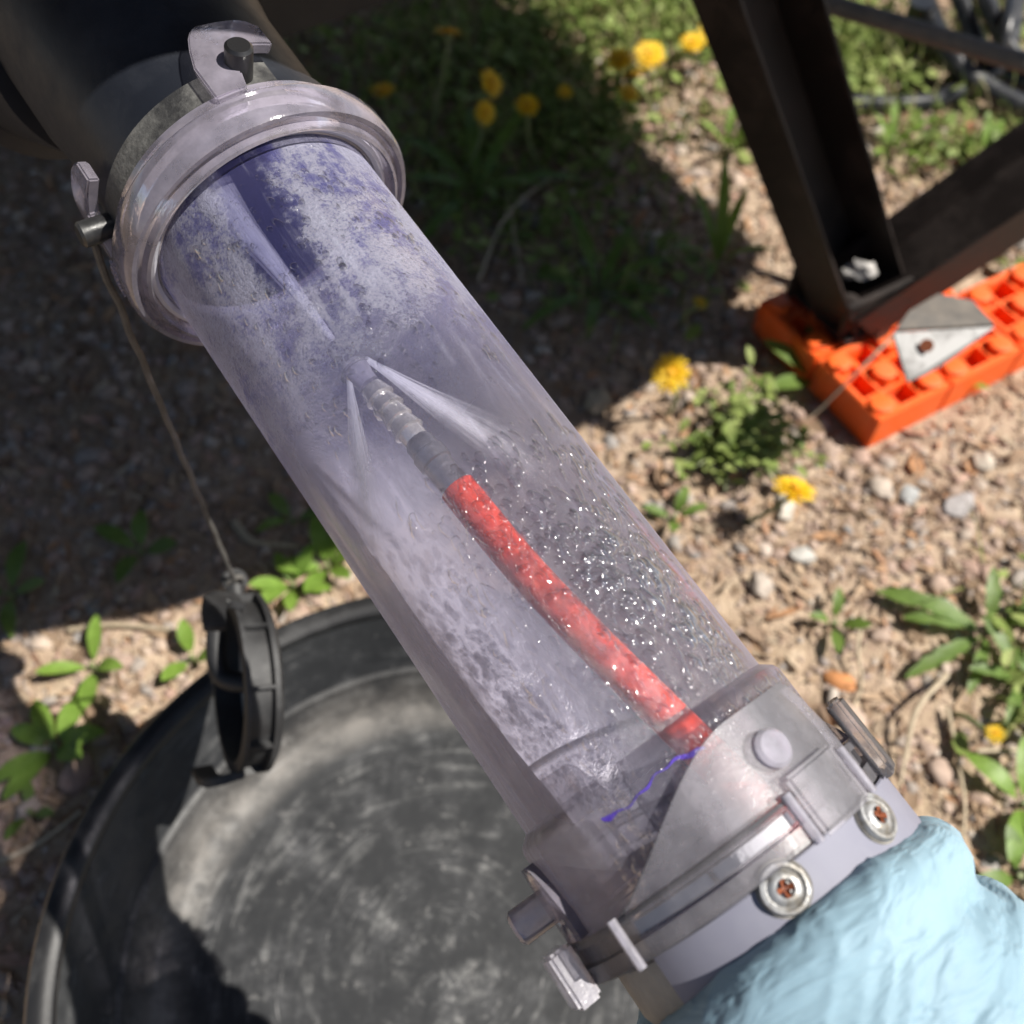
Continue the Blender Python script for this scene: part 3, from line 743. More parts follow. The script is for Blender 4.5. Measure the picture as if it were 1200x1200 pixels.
# ------------------------------------------------------------------ gloved hand
def capsule(bm, a, b, ra, rb):
    a, b = np.asarray(a, float), np.asarray(b, float); n = 5
    for i in range(n + 1):
        t = i / n; c = a + (b - a) * t; r = ra + (rb - ra) * t
        bmesh.ops.create_icosphere(bm, subdivisions=2, radius=r, matrix=Matrix.Translation(Vector(c)))
bm = bmesh.new()
HB = .0355                                             # what the hand closes on
def hp(z, r, ph): return cyl(z, r, ph) + np.array([OX, 0, 0])
fing = [(.2800, 1.0, .0105, 0), (.3030, 1.08, .0108, 3), (.3255, 1.0, .0104, 2), (.3460, .82, .0092, -2)]
def chain(pts, rads):
    for i in range(len(pts) - 1): capsule(bm, pts[i], pts[i + 1], rads[i], rads[i + 1])
for zc, ln, rf, lean in fing:
    rc = HB + rf + .003
    ks = [-62, -30, 2, 34, 34 + 30 * ln, 34 + 58 * ln, 34 + 82 * ln, 34 + 104 * ln, 34 + 126 * ln, 34 + 146 * ln]
    zs = [zc + .010, zc + .005, zc + .001, zc, zc + .002, zc + .003, zc + .004, zc + .004, zc + .004, zc + .004]
    rd = [rf * 1.22, rf * 1.22, rf * 1.2, rf * 1.18, rf * 1.08, rf * 1.08, rf, rf * .98, rf * .92, rf * .82]
    pts = [hp(z_, HB + r_ + .0005, k_) for z_, k_, r_ in zip(zs, ks, rd)]
    chain(pts, rd)
for ph in np.linspace(-70, 30, 14):                    # the back of the hand, a smooth slab over the metacarpals
    for zc in np.linspace(.279 + .05 * abs(min(0, ph + 20)) / 100 * .3, .343, 8):
        bmesh.ops.create_icosphere(bm, subdivisions=2, radius=.0128, matrix=Matrix.Translation(Vector(hp(zc, HB + .0130, ph))))
# thumb: leaves the palm's side low on the wrist side and closes under the hose
tb = [hp(.312, HB + .014, -70), hp(.296, HB + .017, -88), hp(.283, HB + .0135, -112), hp(.279, HB + .0115, -136), hp(.280, HB + .010, -156)]
chain(tb, [.0155, .0150, .0125, .0110, .0092])
# wrist and forearm end of the glove, going down and back towards the camera side
w0 = hp(.314, HB + .016, -72); fdir = nrm(FRn[:3, :3].T @ np.array([-.25, -.92, -.22])) 
wr = [w0, w0 + fdir * .05, w0 + fdir * .11]
for off in (-.018, 0, .018):
    chain([p + np.array([0, 0, off * (1 - .2 * i)]) for i, p in enumerate(wr)], [.0185, .0195, .022])
me = bpy.data.meshes.new('gloved_hand'); bm.to_mesh(me); bm.free()
ho = bpy.data.objects.new('gloved_hand', me); COL.objects.link(ho)
md = ho.modifiers.new('r', 'REMESH'); md.mode = 'VOXEL'; md.voxel_size = .0014
md = ho.modifiers.new('s', 'SMOOTH'); md.factor = .7; md.iterations = 60
dg = bpy.context.evaluated_depsgraph_get()
me2 = bpy.data.meshes.new_from_object(ho.evaluated_get(dg)); me2.name = 'gloved_hand'
ho.modifiers.clear(); ho.data = me2; bpy.data.meshes.remove(me)
nv = len(me2.vertices); co = np.zeros(nv * 3, np.float32); no = np.zeros(nv * 3, np.float32)
me2.vertices.foreach_get('co', co); me2.vertex_normals.foreach_get('vector', no); co = co.reshape(-1, 3); no = no.reshape(-1, 3)
for i in range(nv):                                    # loose folds of thin nitrile
    x, y, z = co[i]; ph = math.atan2(x - OX, y)
    w = mnoise.noise(Vector((ph * 3, z * 60, 0))) * .012
    a = 1 - abs(mnoise.noise(Vector((ph * 2.6 + w * 50, (z + .05 * ph) * 85, 2)))) * 2
    b = 1 - abs(mnoise.noise(Vector((x * 130, y * 130, z * 190)))) * 2
    c = mnoise.noise(Vector((x * 60, y * 60, z * 45)))
    fold = math.exp(-((z - (.3085 - .010 * (ph - .2))) / .0016) ** 2)
    co[i] += no[i] * (.0005 * max(a, 0) ** 4 + .00015 * c - .0008 * fold + .0014 * (1 / (1 + math.exp(-(z - (.3105 - .010 * (ph - .2))) / .0012))))
me2.vertices.foreach_set('co', co.ravel()); me2.update()
me2.polygons.foreach_set('use_smooth', [True] * len(me2.polygons)); me2.materials.clear(); me2.materials.append(M['glove'])
ho.matrix_world = FR
tag(ho, "person's hand in a light blue wrinkled nitrile glove gripping the adapter", 'hand')
mb = MB(); mb.tube([wr[1] + fdir * .02, wr[2], wr[2] + fdir * .12, wr[2] + fdir * .25], [.024, .027, .034, .042], 32); mb.build('forearm', M['skin'], ho)

# ------------------------------------------------------------------ black tub
tub = thing('round_tub', 'round black plastic tub with scuffed silty floor under the clear tube', 'tub', TUBC)
mb = MB()
KT = 1.045
prof = [(.004, .0005), (.004, .150), (.0052, .168), (.011, .181), (.020, .187), (.046, .1935), (.0475, .1965), (.050, .1975), (.106, .2105), (.108, .2095), (.103, .2135), (.046, .2015), (.016, .191), (.006, .183), (.001, .16), (.0, .0005)]
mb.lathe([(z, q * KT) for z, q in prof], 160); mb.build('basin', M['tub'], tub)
mb = MB(); mb.lathe([(z, q * KT) for z, q in [(.1085, .2098), (.1125, .2105), (.1150, .2135), (.1160, .2180), (.1145, .2235), (.1105, .2262), (.1040, .2268), (.1035, .2252), (.1095, .2240), (.1100, .2150)]], 160); mb.build('rim', M['tubrim'], tub)

# ------------------------------------------------------------------ sewer cap hanging on its cord
ct = P(276, 690, .615); cbm = P(296, 915, .585)
cu = nrm(ct - cbm); CR = np.linalg.norm(ct - cbm) / 2 * .93; cc_ = (ct + cbm) / 2
vw = nrm(CAM - cc_)
sd = nrm(np.cross(cu, vw))                               # image right-ish
if sd @ XA < 0: sd = -sd
an = nrm(-sd * .975 + vw * .20)                           # the cap's open side looks left and a little to the camera
an = nrm(an - an @ cu * cu); ay = np.cross(an, cu)
CF_ = Matrix(((ay[0], cu[0], an[0], cc_[0]), (ay[1], cu[1], an[1], cc_[1]), (ay[2], cu[2], an[2], cc_[2]), (0, 0, 0, 1)))
cap = thing('bayonet_cover', 'black bayonet sewer cap dangling on a cord over the edge of the tub', 'cap', frame=CF_)
mb = MB(); mb.lathe([(-.012, .0005), (-.012, CR - .004), (-.0095, CR), (-.0065, CR), (-.006, CR - .0045), (.006, CR - .0045), (.0065, CR - .001), (.009, CR - .001), (.0095, CR - .008), (-.0075, CR - .0085), (-.0075, .0005)], 90); mb.build('cap_body', M['cap'], cap)
mb = MB(); mb.lathe([(-.0073, .0005), (-.0073, CR - .0088), (-.0066, CR - .0088), (-.0066, .0005)], 60); mb.build('seal_face', M['tan'], cap)
for i in range(9):                                      # ribs round the edge
    a = i * 40 - 62; c = cyl(0, CR - .0026, a); rd = nrm([c[0], c[1], 0]); mb = MB()
    mb.box(c, [np.cross([0, 0, 1.], rd), rd, np.array([0, 0, 1.])], (.0009, .0026, .0063)); mb.build('edge_rib', M['cap'], cap, False)
def caphook(ph):                                         # bayonet arm: out from the rim and turned along it
    mb = MB(); pts = [cyl(.004, CR - .001, ph + 3), cyl(.014, CR + .001, ph + 2), cyl(.019, CR + .002, ph - 2), cyl(.022, CR + .002, ph - 12), cyl(.023, CR + .001, ph - 26)]
    V = []; 
    for i, p in enumerate(pts):
        rd = nrm([p[0], p[1], 0]); t = nrm(pts[min(i + 1, 4)] - pts[max(i - 1, 0)]); sdv = np.cross(rd, t)
        w = (.010, .009, .0075, .0065, .006)[i]; h = .0026
        V += [p + sdv * w + rd * h, p - sdv * w + rd * h, p - sdv * w - rd * h, p + sdv * w - rd * h]
    F = [(i * 4 + k, i * 4 + (k + 1) % 4, i * 4 + 4 + (k + 1) % 4, i * 4 + 4 + k) for i in range(4) for k in range(4)] + [(3, 2, 1, 0), (16, 17, 18, 19)]
    mb.add(V, F); mb.build('hook', M['cap'], cap, True, 40, .0008)
caphook(-38); caphook(172)
IV = CF_.inverted()
mb = MB(); mb.tube(spl([np.array(IV @ Vector(P(x, y, d_))) for x, y, d_ in ((254, 734, .592), (254, 772, .588), (263, 794, .585), (290, 800, .582), (328, 795, .584))], 8), .0060, 12); mb.build('latch', M['cap'], cap)
mb = MB(); mb.tube([cyl(0, CR - .004, 0), cyl(0, CR + .006, 0)], .0055, 20); mb.tube([cyl(.0, CR + .006, 0) + .006 * np.array([0, math.cos(a), math.sin(a)]) + np.array([0, .003, 0]) for a in np.linspace(0, 2 * math.pi, 25)], .0022, 10, False)
mb.build('cord_eye', M['cap'], cap)
top = wor(cyl(-.047, R0 + .012, -66)); bot = np.array(cap.matrix_world @ Vector((0, CR + .008, 0)))
bot = np.array(CF_ @ Vector((0, CR + .008, 0)))
mb = MB(); dd = bot - top; pts = []
for i in range(40):
    t = i / 39; q = top + dd * t + np.array([0, 0, -.004 * math.sin(math.pi * t)]) + .0004 * np.array([math.sin(t * 60), math.cos(t * 47), 0]); pts.append(q - top)
mb.tube(pts, .0015, 8)
rg = nrm(np.cross(dd, vw)); 
mb.tube([bot - top + .006 * (math.cos(a) * rg * .8 + math.sin(a) * nrm(dd)) for a in np.linspace(0, 2 * math.pi, 25)], .0017, 8, False)
cdo = mb.build('tether_cord', M['cord'], None); cdo.location = top
tag(cdo, 'thin grey cord hanging from the pipe pin down to the black cap', 'cord')

# ------------------------------------------------------------------ orange levelling blocks
def block(ox, oy, label, h=.042):
    s = BS - .0015; t = .007
    o = thing('leveling_block', label, 'leveling block', BK + BU * ox * BS + BV * oy * BS, 'orange levelling blocks under the jack')
    mb = MB(); z = np.array([0, 0, 1.]); ax = [BU, BV, z]
    def bx(u0, u1, v0, v1, z0, z1): mb.box(BU * (u0 + u1) / 2 + BV * (v0 + v1) / 2 + z * (z0 + z1) / 2, ax, ((u1 - u0) / 2, (v1 - v0) / 2, (z1 - z0) / 2))
    bx(.001, s, .001, t, 0, h); bx(.001, s, s - t, s - .001, 0, h); bx(.001, t, t + .0001, s - t - .0001, 0, h - .0002); bx(s - t, s - .001, t + .0001, s - t - .0001, 0, h - .0002)
    mb.build('side_wall', M['orange'], o, False, bevel=.0012)
    mb = MB()
    for k in (1, 2): c = s * k / 3; bx(c - .0016, c + .0016, t, s - t, .002, h - .004)
    for k in (1, 2):
        c = s * k / 3
        for q in range(3): bx(s * q / 3 + (t if q == 0 else .0018), s * (q + 1) / 3 - (t if q == 2 else .0018), c - .0016, c + .0016, .002, h - .0045)
    mb.build('web', M['orange'], o, False)
    mb = MB(); bx(t, s - t, t, s - t, .006, .022); mb.build('floor_plate', M['orange'], o, False)
    for (a, b) in ((1 / 6, 1 / 6), (5 / 6, 1 / 6), (1 / 6, 5 / 6), (5 / 6, 5 / 6), (.5, .5)):
        m2 = MB(); c = BU * a * s + BV * b * s
        V = []; 
        m2.tube([c + z * .012, c + z * (h - .003), c + z * (h + .0035), c + z * (h + .004)], [.0115, .0115, .0108, .009], 20); m2.build('peg', M['orange'], o, True, 30)
    return o
block(0, 0, 'orange plastic leveling block at the front corner of the group')
block(1, 0, 'orange plastic leveling block under the lit half of the bent steel plate')
block(0, 1, 'orange plastic leveling block at the back, partly in shadow beside the tall weeds')
block(1, 1, 'orange plastic leveling block hidden mostly beneath the dark jack foot')

block(2, 0, 'orange plastic leveling block cut off by the frame edge beyond the bent plate')
# ------------------------------------------------------------------ stabiliser jack
jk = thing('stabilizer_jack', 'dark brown steel stabilizer jack with two splayed channel legs', 'jack', BK + BU * .1 + BV * .12)
jb = np.array(jk.location)
def channel(name, a, b, w, dpt, face, th=.0035):
    a, b = np.asarray(a), np.asarray(b); d = nrm(b - a); fc = nrm(face - face @ d * d); sd_ = np.cross(d, fc); L = np.linalg.norm(b - a); c = (a + b) / 2 - jb
    mb = MB(); mb.box(c, [d, sd_, fc], (L / 2, w / 2, th / 2))
    for s_ in (-1, 1): mb.box(c + sd_ * s_ * (w / 2 + th / 2 + .0002) + fc * (dpt / 2 - th / 2), [d, sd_, fc], (L / 2, th / 2, dpt / 2))
    return mb.build(name, M['steel'], jk, False, bevel=.0008)
fA = P(985, 345, .985); tA = P(842, -60, .74)
channel('leg', fA, tA, .068, .050, nrm(CAM - fA) + np.array([.75, .0, -.1]))
fB = P(1005, 362, .975); tB = P(1290, 168, .86)
channel('leg', fB, tB, .068, .045, nrm(CAM - fB) + np.array([.1, .5, .75]))
mb = MB(); fc = G(1004, 352, .05); z = np.array([0, 0, 1.])
mb.box(fc - jb, [BU, BV, z], (.048, .040, .003)); mb.box(fc + z * .022 + BV * .035 - jb, [BU, BV, z], (.06, .003, .019)); mb.box(fc + z * .022 - BV * .030 - jb, [BU, BV, z], (.05, .003, .019))
mb.build('foot_plate', M['steel'], jk, False, bevel=.001)
mb = MB(); pc = (fA + fB) / 2 - jb; mb.tube([pc - BV * .05, pc + BV * .05], .009, 16); mb.build('pivot_bolt', M['steel'], jk)
# bent grey plate with a hole
pts2 = [(1050, 385), (1072, 445), (1088, 440), (1110, 432), (1166, 381), (1120, 346), (1095, 350), (1060, 372)]
W3 = [P(1047, 390, .785), P(1064, 447, .780), P(1084, 440, .780), P(1114, 422, .783), P(1166, 383, .795)]
bk = [P(1050, 386, .788), P(1165, 380, .797), P(1140, 352, .82), P(1100, 344, .82), P(1066, 364, .80)]
def plate(name, poly, nrmv, th, mat):
    mb = MB(); nv_ = nrm(nrmv); m_ = len(poly); mb.add([p - jb for p in poly] + [p - jb - nv_ * th for p in poly], [tuple(range(m_)), tuple(range(m_, 2 * m_))[::-1]] + [(i, (i + 1) % m_, (i + 1) % m_ + m_, i + m_) for i in range(m_)])
    return mb.build(name, mat, jk, False)
plate('bent_plate', W3, np.cross(W3[1] - W3[0], W3[4] - W3[0]) * (-1 if np.cross(W3[1] - W3[0], W3[4] - W3[0]) @ (CAM - W3[0]) < 0 else 1), .003, M['galv'])
plate('bent_plate', bk, np.cross(bk[1] - bk[0], bk[3] - bk[0]) * (-1 if np.cross(bk[1] - bk[0], bk[3] - bk[0]) @ (CAM - bk[0]) < 0 else 1), .003, M['rod'])  # shade on the upper fold is painted in by the darker rod material
mb = MB(); hc = P(1086, 405, .7815) - jb; hn = nrm(CAM - hc - jb); mb.tube([hc, hc + hn * .0012], .0052, 16); mb.build('bolt_hole', M['rust'], jk)
mb = MB(); mb.tube([P(905, -14, .90) - jb, P(1050, 28, .885) - jb, P(1260, 92, .86) - jb], .0082, 20); mb.build('crank_rod', M['rod'], jk)

# ------------------------------------------------------------------ black hoses on the ground, top right
def cable(pix, r, label):
    pts = spl([G(x, y, z) for x, y, z in pix], 10); o0 = pts[0]
    mb = MB(); mb.tube([p - o0 for p in pts], r, 14); o = mb.build('black_hose', M['rubber'], None); o.location = o0
    return tag(o, label, 'hose', 'black hoses coiled on the ground')
cable([(930, 118, .012), (1010, 122, .012), (1085, 120, .012), (1120, 108, .02), (1150, 92, .03), (1180, 60, .05), (1195, -40, .06)], .0115, 'black hose lying flat on the ground just right of the jack leg')
cable([(1070, -40, .06), (1085, 5, .06), (1110, 60, .05), (1150, 100, .03), (1230, 140, .015)], .0135, 'thick black hose curving down to the frame edge below the rod')
cable([(1105, -40, .08), (1128, 5, .08), (1148, 58, .05), (1172, 84, .03), (1240, 112, .02)], .011, 'black hose second from the left in the coil behind the rod')
cable([(1140, -40, .09), (1160, 10, .09), (1186, 62, .06), (1230, 90, .03)], .011, 'black hose third from the left in the coil behind the rod')
cable([(1188, -40, .10), (1184, 10, .10), (1176, 50, .08), (1180, 76, .04)], .008, 'slim black hose standing upright at the end of the coil behind the rod')
mb = MB(); pc = G(1072, 30, .05); mb.tube([np.array([0, 0, -.045]), np.array([0, 0, .03])], .016, 20); o = mb.build('hose_connector', M['black'], None); o.location = pc; tag(o, 'stubby black hose connector standing beside the coil', 'hose fitting')

# ------------------------------------------------------------------ plants
def leafblade(mb, base, dirv, upv, L, Wd, curl=.3, teeth=0, seg=12, cup=.15):
    dirv = nrm(dirv); upv = nrm(upv - upv @ dirv * dirv); sd_ = np.cross(dirv, upv); V = []
    ph = random.random() * 6
    for i in range(seg + 1):
        t = i / seg
        w = Wd * math.sin(math.pi * min(1, t * .92 + .06)) ** .75 * (.55 + .45 * t)
        if t < .12: w *= .35 + t * 5
        if teeth: w *= (.62 + .38 * abs(math.sin(teeth * t * math.pi + ph)))
        c = base + dirv * L * t + upv * L * (curl * t * (1 - t) * 1.4 - curl * .5 * t * t)
        V += [c + sd_ * w + upv * cup * w, c - upv * .0002, c - sd_ * w + upv * cup * w]
    F = []
    for i in range(seg):
        for k in (0, 1): F.append((i * 3 + k, i * 3 + k + 1, i * 3 + 4 + k, i * 3 + 3 + k))
    mb.add(V, F)
def dandelion(px, py, r, h, label, tilt=None, closed=False):
    p = G(px, py, h); gr = np.array([p[0] + random.uniform(-.035, .035), p[1] + random.uniform(0, .05), 0.])
    o = thing('dandelion', label, 'flower', gr, 'dandelions growing on the ground')
    top = p - gr
    mb = MB(); ctl = [np.zeros(3), top * .5 + np.array([random.uniform(-.008, .008), random.uniform(-.008, .008), 0]), top - np.array([0, 0, .004])]
    mb.tube(spl(ctl, 8), [.0022] * 17, 7); mb.build('stem', M['stem'], o)
    nv = nrm(np.array([random.uniform(-.35, .35), random.uniform(-.5, .1), 1]) if tilt is None else np.array(tilt))
    a = nrm(np.cross(nv, [.2, 1, .1])); b = np.cross(nv, a); mb = MB()
    for q, (nn_, rl, el) in enumerate(((26, 1., .10), (24, .82, .32), (18, .6, .6), (12, .38, 1.0))):
        for k in range(nn_):
            an_ = 2 * math.pi * (k + random.random() * .5) / nn_; d_ = a * math.cos(an_) + b * math.sin(an_); e = el + random.uniform(-.1, .1) + (.9 if closed else 0)
            ln = r * rl * random.uniform(.88, 1.06); s_ = np.cross(nv, d_); w = r * .075
            p1 = top + d_ * ln * .5 * math.cos(e) + nv * ln * .5 * math.sin(e); p2 = top + d_ * ln * math.cos(e * .8) + nv * ln * math.sin(e * .8)
            c0 = top + d_ * r * .05
            mb.add([c0 - s_ * w * .5, c0 + s_ * w * .5, p1 + s_ * w, p1 - s_ * w, p2 + s_ * w * .8, p2 - s_ * w * .8], [(0, 1, 2, 3), (3, 2, 4, 5)])
    mb.build('petals', M['petal'], o, False)
    mb = MB(); mb.tube([top - nv * .006, top - nv * .002, top + nv * .001], [.003, .0062, .006], 12); mb.build('green_cup', M['stem'], o)
    mb = MB(); mb.tube([top + nv * .0005, top + nv * r * .32, top + nv * r * .36], [r * .22, r * .2, r * .08], 12); mb.build('flower_centre', M['floret'], o)
    return o
D = [(525, 40, .019, .14, 'shaded yellow dandelion on a tall pale stem, topmost above the clear coupler', (.1, .5, 1)),
     (449, 106, .015, .10, 'dim yellow dandelion just beside the clear coupler ring', None),
     (575, 98, .016, .12, 'tilted yellow dandelion in shade, upper one of a close pair', (.8, -.4, .7)),
     (568, 132, .014, .09, 'small yellow dandelion in shade, lower one of a close pair', (.6, -.6, .5)),
     (618, 124, .0135, .12, 'round yellow dandelion on a leaning stem in shade, right of the close pair', (0, -.4, 1)),
     (761, 65, .020, .05, 'big bright domed dandelion catching the sun at the edge of the shadow', (.1, -.5, 1)),
     (738, 90, .0185, .045, 'flat bright dandelion seen edge on just below the big domed one', (-.2, .45, 1)),
     (726, 70, .016, .10, 'dull yellow dandelion half hidden behind the big domed one', None),
     (737, 110, .014, .07, 'shadowed dandelion hanging under the flat bright one', None),
     (662, 108, .010, .06, 'tiny orange-yellow dandelion low between the stems in the shade', None),
     (834, 38, .018, .06, 'sunlit dandelion close against the dark jack leg', (.2, -.5, 1)),
     (811, 50, .015, .08, 'dull dandelion left of the sunlit one by the jack leg', None),
     (978, 119, .012, .05, 'small yellow dandelion at the end of the hose right of the jack leg', None),
     (786, 437, .018, .075, 'fully open yellow dandelion standing over the leafy weed clump', (-.1, -.75, 1)),
     (931, 575, .019, .06, 'yellow dandelion seen from the side on the gravel near the orange blocks', (.15, .35, 1)),
     (1166, 860, .008, .03, 'small yellow bud low among the weeds near the glove', None),
     (820, 355, .008, .05, 'tiny shaded yellow bud beneath the upright dark leaf', None)]
for px, py, r, h, lb, tl in D: dandelion(px, py, r, h, lb, tl)

def plant(px, py, leaves, label, mat='leaf', name='weed', group=None, cat='plant', stem=True):
    c = G(px, py); o = thing(name, label, cat, c, group)
    for i, (ang, el, L, Wd, curl, teeth) in enumerate(leaves):
        a = math.radians(ang); e = math.radians(el); d_ = np.array([math.cos(a) * math.cos(e), math.sin(a) * math.cos(e), math.sin(e)]); u_ = np.array([-math.cos(a) * math.sin(e), -math.sin(a) * math.sin(e), math.cos(e)])
        mb = MB(); b_ = np.array([0, 0, .004]) + d_ * .006
        leafblade(mb, b_, d_, u_, L, Wd, curl, teeth); mb.build('leaf', M[mat], o, True, 0)
    if stem:
        mb = MB(); mb.tube([np.array([0, 0, -.004]), np.array([0, 0, .010])], [.003, .0022], 8); mb.build('stem', M['stem'], o)
    return o
def seedling(px, py, n, L, label, mat='lime', seed=0):
    random.seed(seed); lv = [(360 / n * k + random.uniform(-25, 25), random.uniform(15, 45), L * random.uniform(.75, 1.1), L * random.uniform(.20, .27), random.uniform(.1, .4), 0) for k in range(n)]
    return plant(px, py, lv, label, mat, 'seedling', 'broad leafed seedlings')
seedling(112, 785, 4, .036, 'lime green seedling with rounded leaves where the shadow ends left of the tub', seed=1)
seedling(70, 880, 7, .042, 'bushy lime seedling on the bark litter beside the tub', seed=5)
seedling(228, 775, 3, .034, 'lime seedling peeping over the tub rim left of the hanging cap', seed=8)
seedling(345, 690, 6, .034, 'sunlit seedling cluster right behind the hanging cap', seed=4)
seedling(385, 668, 6, .040, 'large sunlit seedling touching the clear tube edge behind the tub', seed=6)
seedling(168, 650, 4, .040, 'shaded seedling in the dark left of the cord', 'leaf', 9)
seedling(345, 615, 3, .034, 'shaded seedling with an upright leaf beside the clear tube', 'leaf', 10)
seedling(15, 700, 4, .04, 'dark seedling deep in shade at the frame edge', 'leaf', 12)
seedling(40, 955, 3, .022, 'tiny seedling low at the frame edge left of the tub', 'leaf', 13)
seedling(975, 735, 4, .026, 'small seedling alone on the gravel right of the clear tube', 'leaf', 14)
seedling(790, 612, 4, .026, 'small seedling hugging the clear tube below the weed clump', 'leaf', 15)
seedling(1195, 945, 5, .045, 'broad leafed weed at the frame edge above the glove', 'lime', 16)
seedling(1190, 1030, 4, .040, 'flat leafed weed at the frame edge closest to the glove', 'leaf', 17)
random.seed(3)
plant(1155, 745, [(158, 12, .088, .0125, .25, 2.5), (172, 14, .066, .009, .25, 3), (208, 8, .082, .0095, .2, 5), (240, 12, .06, .008, .25, 5), (20, 25, .06, .009, .2, 4), (80, 30, .05, .009, .2, 4), (300, 10, .055, .009, .3, 4)], 'toothed dandelion rosette spreading over the gravel below the orange blocks', name='leaf_rosette', cat='plant')
plant(1190, 800, [(a, random.uniform(15, 50), random.uniform(.03, .055), .008, .25, 4) for a in range(0, 360, 60)], 'tangled green weed at the frame edge below the rosette', name='weed')
plant(838, 318, [(100, 76, .115, .0085, .12, 0), (130, 62, .09, .007, .2, 0), (60, 60, .08, .007, .25, 0), (200, 45, .075, .006, .3, 3), (330, 50, .07, .006, .3, 0), (250, 40, .07, .007, .3, 3)], 'tall weed with an upright dark strap leaf at the shadow corner', 'leaf', 'weed')
plant(700, 350, [(a, random.uniform(12, 40), random.uniform(.06, .10), .0095, .3, 5) for a in (10, 60, 110, 165, 220, 260, 310, 345)], 'shaded dandelion rosette in the dark right of the clear tube', 'leaf', 'leaf_rosette')
plant(560, 235, [(a, random.uniform(15, 45), random.uniform(.07, .12), .011, .3, 5) for a in (0, 50, 95, 140, 190, 240, 290, 330)], 'shaded dandelion rosette under the close pair of blooms', 'leaf', 'leaf_rosette')
plant(1040, 182, [(a, random.uniform(30, 60), random.uniform(.04, .06), .006, .2, 3) for a in (20, 90, 150, 230, 300)], 'small pale weed standing in sun between rod and jack leg', 'lime', 'weed')
plant(1150, 195, [(95, 60, .05, .009, .2, 0), (60, 50, .045, .009, .2, 0), (150, 45, .035, .007, .2, 0)], 'pair of broad upright leaves in sun above the jack leg', 'lime', 'weed')
plant(850, 178, [(a, random.uniform(30, 60), random.uniform(.035, .055), .006, .2, 3) for a in (10, 80, 170, 250, 320)], 'thin pale weed in sun just left of the jack leg', 'lime', 'weed')
plant(955, 452, [(200, 20, .05, .012, .2, 0), (150, 30, .06, .012, .2, 0), (100, 40, .05, .010, .2, 0)], 'dark broad leaf pressed against the left of the orange blocks', 'leaf', 'weed')
plant(1105, 452, [(60, 55, .045, .006, .2, 0), (330, 25, .035, .006, .2, 0), (200, 30, .03, .006, .2, 0)], 'little weed sprouting against the front of the orange blocks', 'lime', 'weed')
# the leafy clump by the open dandelion
random.seed(21)
c = G(858, 525); cl = thing('weed_clump', 'dense clump of small rounded green leaves on the gravel under the open dandelion', 'plant', c)
mb = MB(); sm = MB()
for i in range(46):
    a = random.uniform(0, 2 * math.pi); rr_ = random.uniform(.01, .085); tipp = np.array([math.cos(a) * rr_ * 1.0, math.sin(a) * rr_ * .95, random.uniform(.012, .042)])
    sm.tube(spl([np.array([math.cos(a) * rr_ * .3, math.sin(a) * rr_ * .3, 0]), tipp * .6 + np.array([0, 0, .01]), tipp], 3), .0011, 5)
    for k in range(7):
        t = .35 + .65 * k / 6; b_ = tipp * t + np.array([random.uniform(-.006, .006), random.uniform(-.006, .006), .004])
        aa = random.uniform(0, 6.28); e = random.uniform(.1, .9); d_ = np.array([math.cos(aa) * math.cos(e), math.sin(aa) * math.cos(e), math.sin(e)])
        leafblade(mb, b_, d_, np.array([0, 0, 1.]) + .3 * np.array([math.cos(aa), math.sin(aa), 0]), random.uniform(.010, .020), random.uniform(.0032, .0055), .2, 0, 4)
lf = mb.build('leaves', M['clover'], cl, True, 0); lf['kind'] = 'stuff'
sm.build('stems', M['stem'], cl)['kind'] = 'stuff'

# ------------------------------------------------------------------ loose stones, twigs and scraps one can pick out
def stone(px, py, s, col, label):
    V = V1 * (1 + rng.uniform(-.2, .2, (len(V1), 1))) * np.array(s); a = rng.uniform(0, 3.1)
    Rz = np.array([[math.cos(a), -math.sin(a), 0], [math.sin(a), math.cos(a), 0], [0, 0, 1]]); V = V @ Rz.T
    mb = MB(); mb.add(V, F1.tolist()); mt = NT('stone'); mt = mt.pbr(mt.mix(mt.mr(mt.noise(120, 5), .4, .65), col, tuple(k * .6 for k in col)), .85)
    p = G(px, py); p[2] = gheight(p[0], p[1]) + s[2] * .5; o = mb.build('pebble', mt); o.location = p
    return tag(o, label, 'pebble', 'larger pebbles on the gravel')
stone(918, 600, (.016, .009, .008), (.52, .47, .40), 'long pale pebble just below the side view dandelion')
stone(938, 655, (.011, .009, .007), (.50, .48, .44), 'whitish round pebble on the open gravel')
stone(1030, 575, (.014, .011, .008), (.48, .40, .33), 'buff pebble in front of the orange block corner')
stone(1062, 582, (.012, .009, .007), (.42, .42, .41), 'grey pebble on gravel right of the buff pebble')
stone(1120, 598, (.018, .012, .008), (.37, .34, .33), 'flat grey stone on the gravel above the toothed rosette')
stone(1150, 545, (.012, .010, .008), (.50, .43, .35), 'cream pebble on gravel near the frame edge')
stone(890, 690, (.013, .010, .008), (.46, .39, .33), 'tan pebble beside the clear tube')
stone(985, 800, (.013, .007, .005), (.55, .24, .09), 'rust orange chip above the clear bayonet ring')
stone(700, 475, (.016, .012, .009), (.45, .36, .25), 'sandy pebble right of the clear tube at the shadow edge')
stone(1130, 155, (.014, .010, .008), (.40, .14, .10), 'reddish stone in sun below the coiled hoses')
stone(1035, 160, (.02, .014, .01), (.52, .47, .38), 'pale stone on sunny soil right of the jack leg')
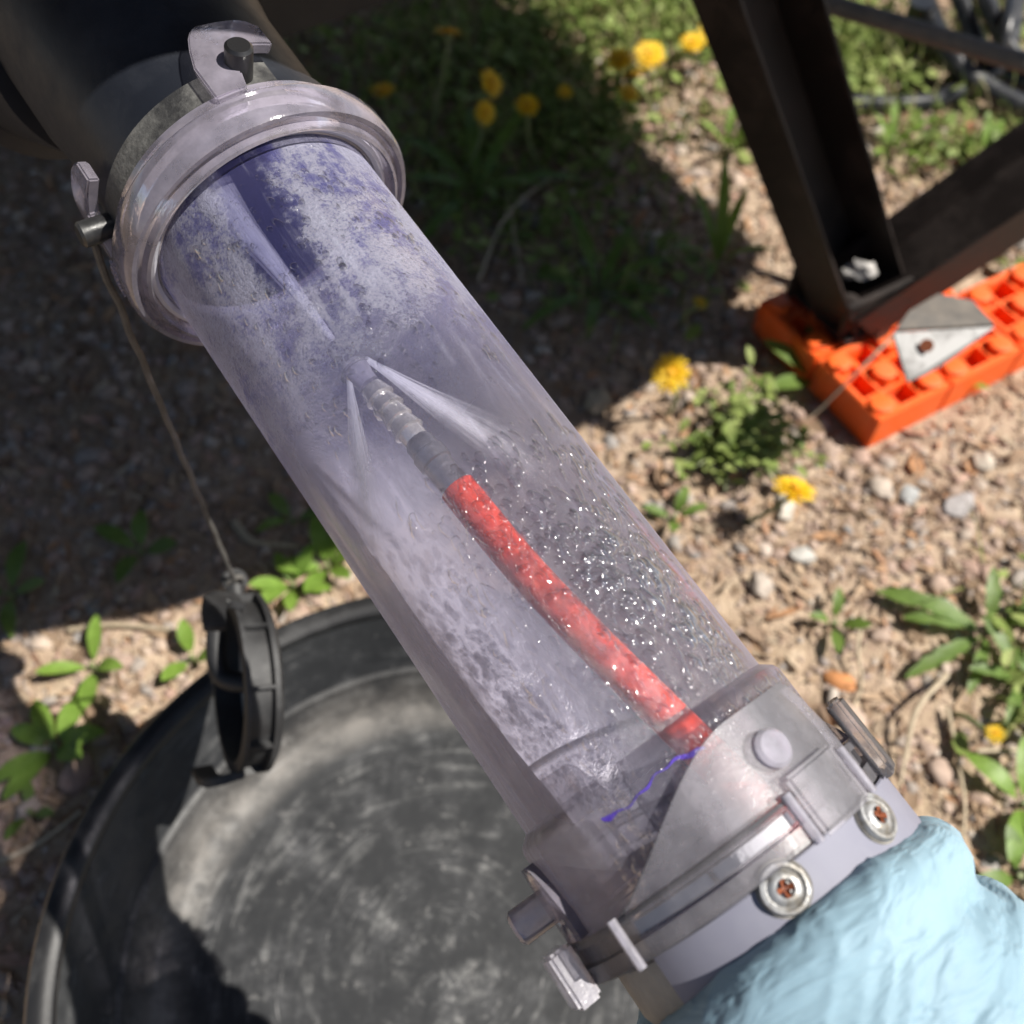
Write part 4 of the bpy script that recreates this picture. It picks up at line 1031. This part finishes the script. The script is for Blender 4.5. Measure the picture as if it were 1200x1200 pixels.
def twig(pix, r, label, z=.006, mat='straw', group='dry stalks and twigs on the ground'):
    pts = spl([G(q[0], q[1], q[2] if len(q) > 2 else z) for q in pix], 6); o0 = pts[0].copy()
    mb = MB(); n_ = len(pts); mb.tube([p - o0 for p in pts], [r * (1 - .5 * i / n_) for i in range(n_)], 7); o = mb.build('twig', M[mat]); o.location = o0
    return tag(o, label, 'twig', group)
twig([(275, 612), (292, 632), (312, 637), (350, 640)], .0038, 'short pale twig with a bright tip in the shade behind the cap')
twig([(80, 738), (130, 732), (200, 738), (225, 742)], .0022, 'thin straight pale stalk at the shadow edge left of the cap')
twig([(0, 1010), (50, 985), (95, 950)], .0025, 'thin dark twig crossing the litter left of the tub')
twig([(1110, 790, .01), (1075, 830, .02), (1062, 880, .01), (1055, 920)], .0026, 'pale arched stalk on the litter right of the bayonet ring')
twig([(1012, 720), (1005, 760, .015), (1010, 800), (1000, 830)], .0018, 'slim grey stalk standing near the small seedling')
twig([(1110, 830), (1120, 880), (1130, 940), (1128, 985)], .002, 'long straight brown stalk above the glove')
twig([(1145, 880), (1200, 878), (1240, 872)], .0018, 'thin stalk running out of the frame by the small bud')
twig([(900, 480, .02), (885, 500, .01), (870, 520)], .003, 'stout pale stalk end leaning against the weed clump')
twig([(895, 545, .02), (905, 560, .015), (918, 578)], .003, 'grey stalk stub beside the side view dandelion')
twig([(1055, 385, .10), (1010, 430, .07), (960, 480, .02), (940, 495)], .0018, 'dry straw leaning across the orange blocks')
twig([(560, 330), (600, 245, .03), (690, 180)], .0022, 'long dry stalk lying in the dark right of the clear tube')
twig([(595, 230), (605, 290, .02), (612, 330)], .0020, 'short dry stalk in the dark beside the long one')
twig([(510, 125), (520, 80, .03), (527, 55, .06)], .0022, 'pale grass stem in shade under the topmost dandelion')
twig([(805, 110, .0), (812, 85, .03), (816, 75, .05)], .0024, 'short pale stem in the sun left of the jack leg')
# crumpled white scrap by the jack foot
mb = MB(); V = V1 * np.array([.015, .010, .010]) * (1 + rng.uniform(-.38, .3, (len(V1), 1))); mb.add(V, F1.tolist())
o = mb.build('paper_scrap', M['white'], None, False); o.location = P(1008, 318, .93); tag(o, 'crumpled white scrap caught beside the foot of the jack', 'scrap')
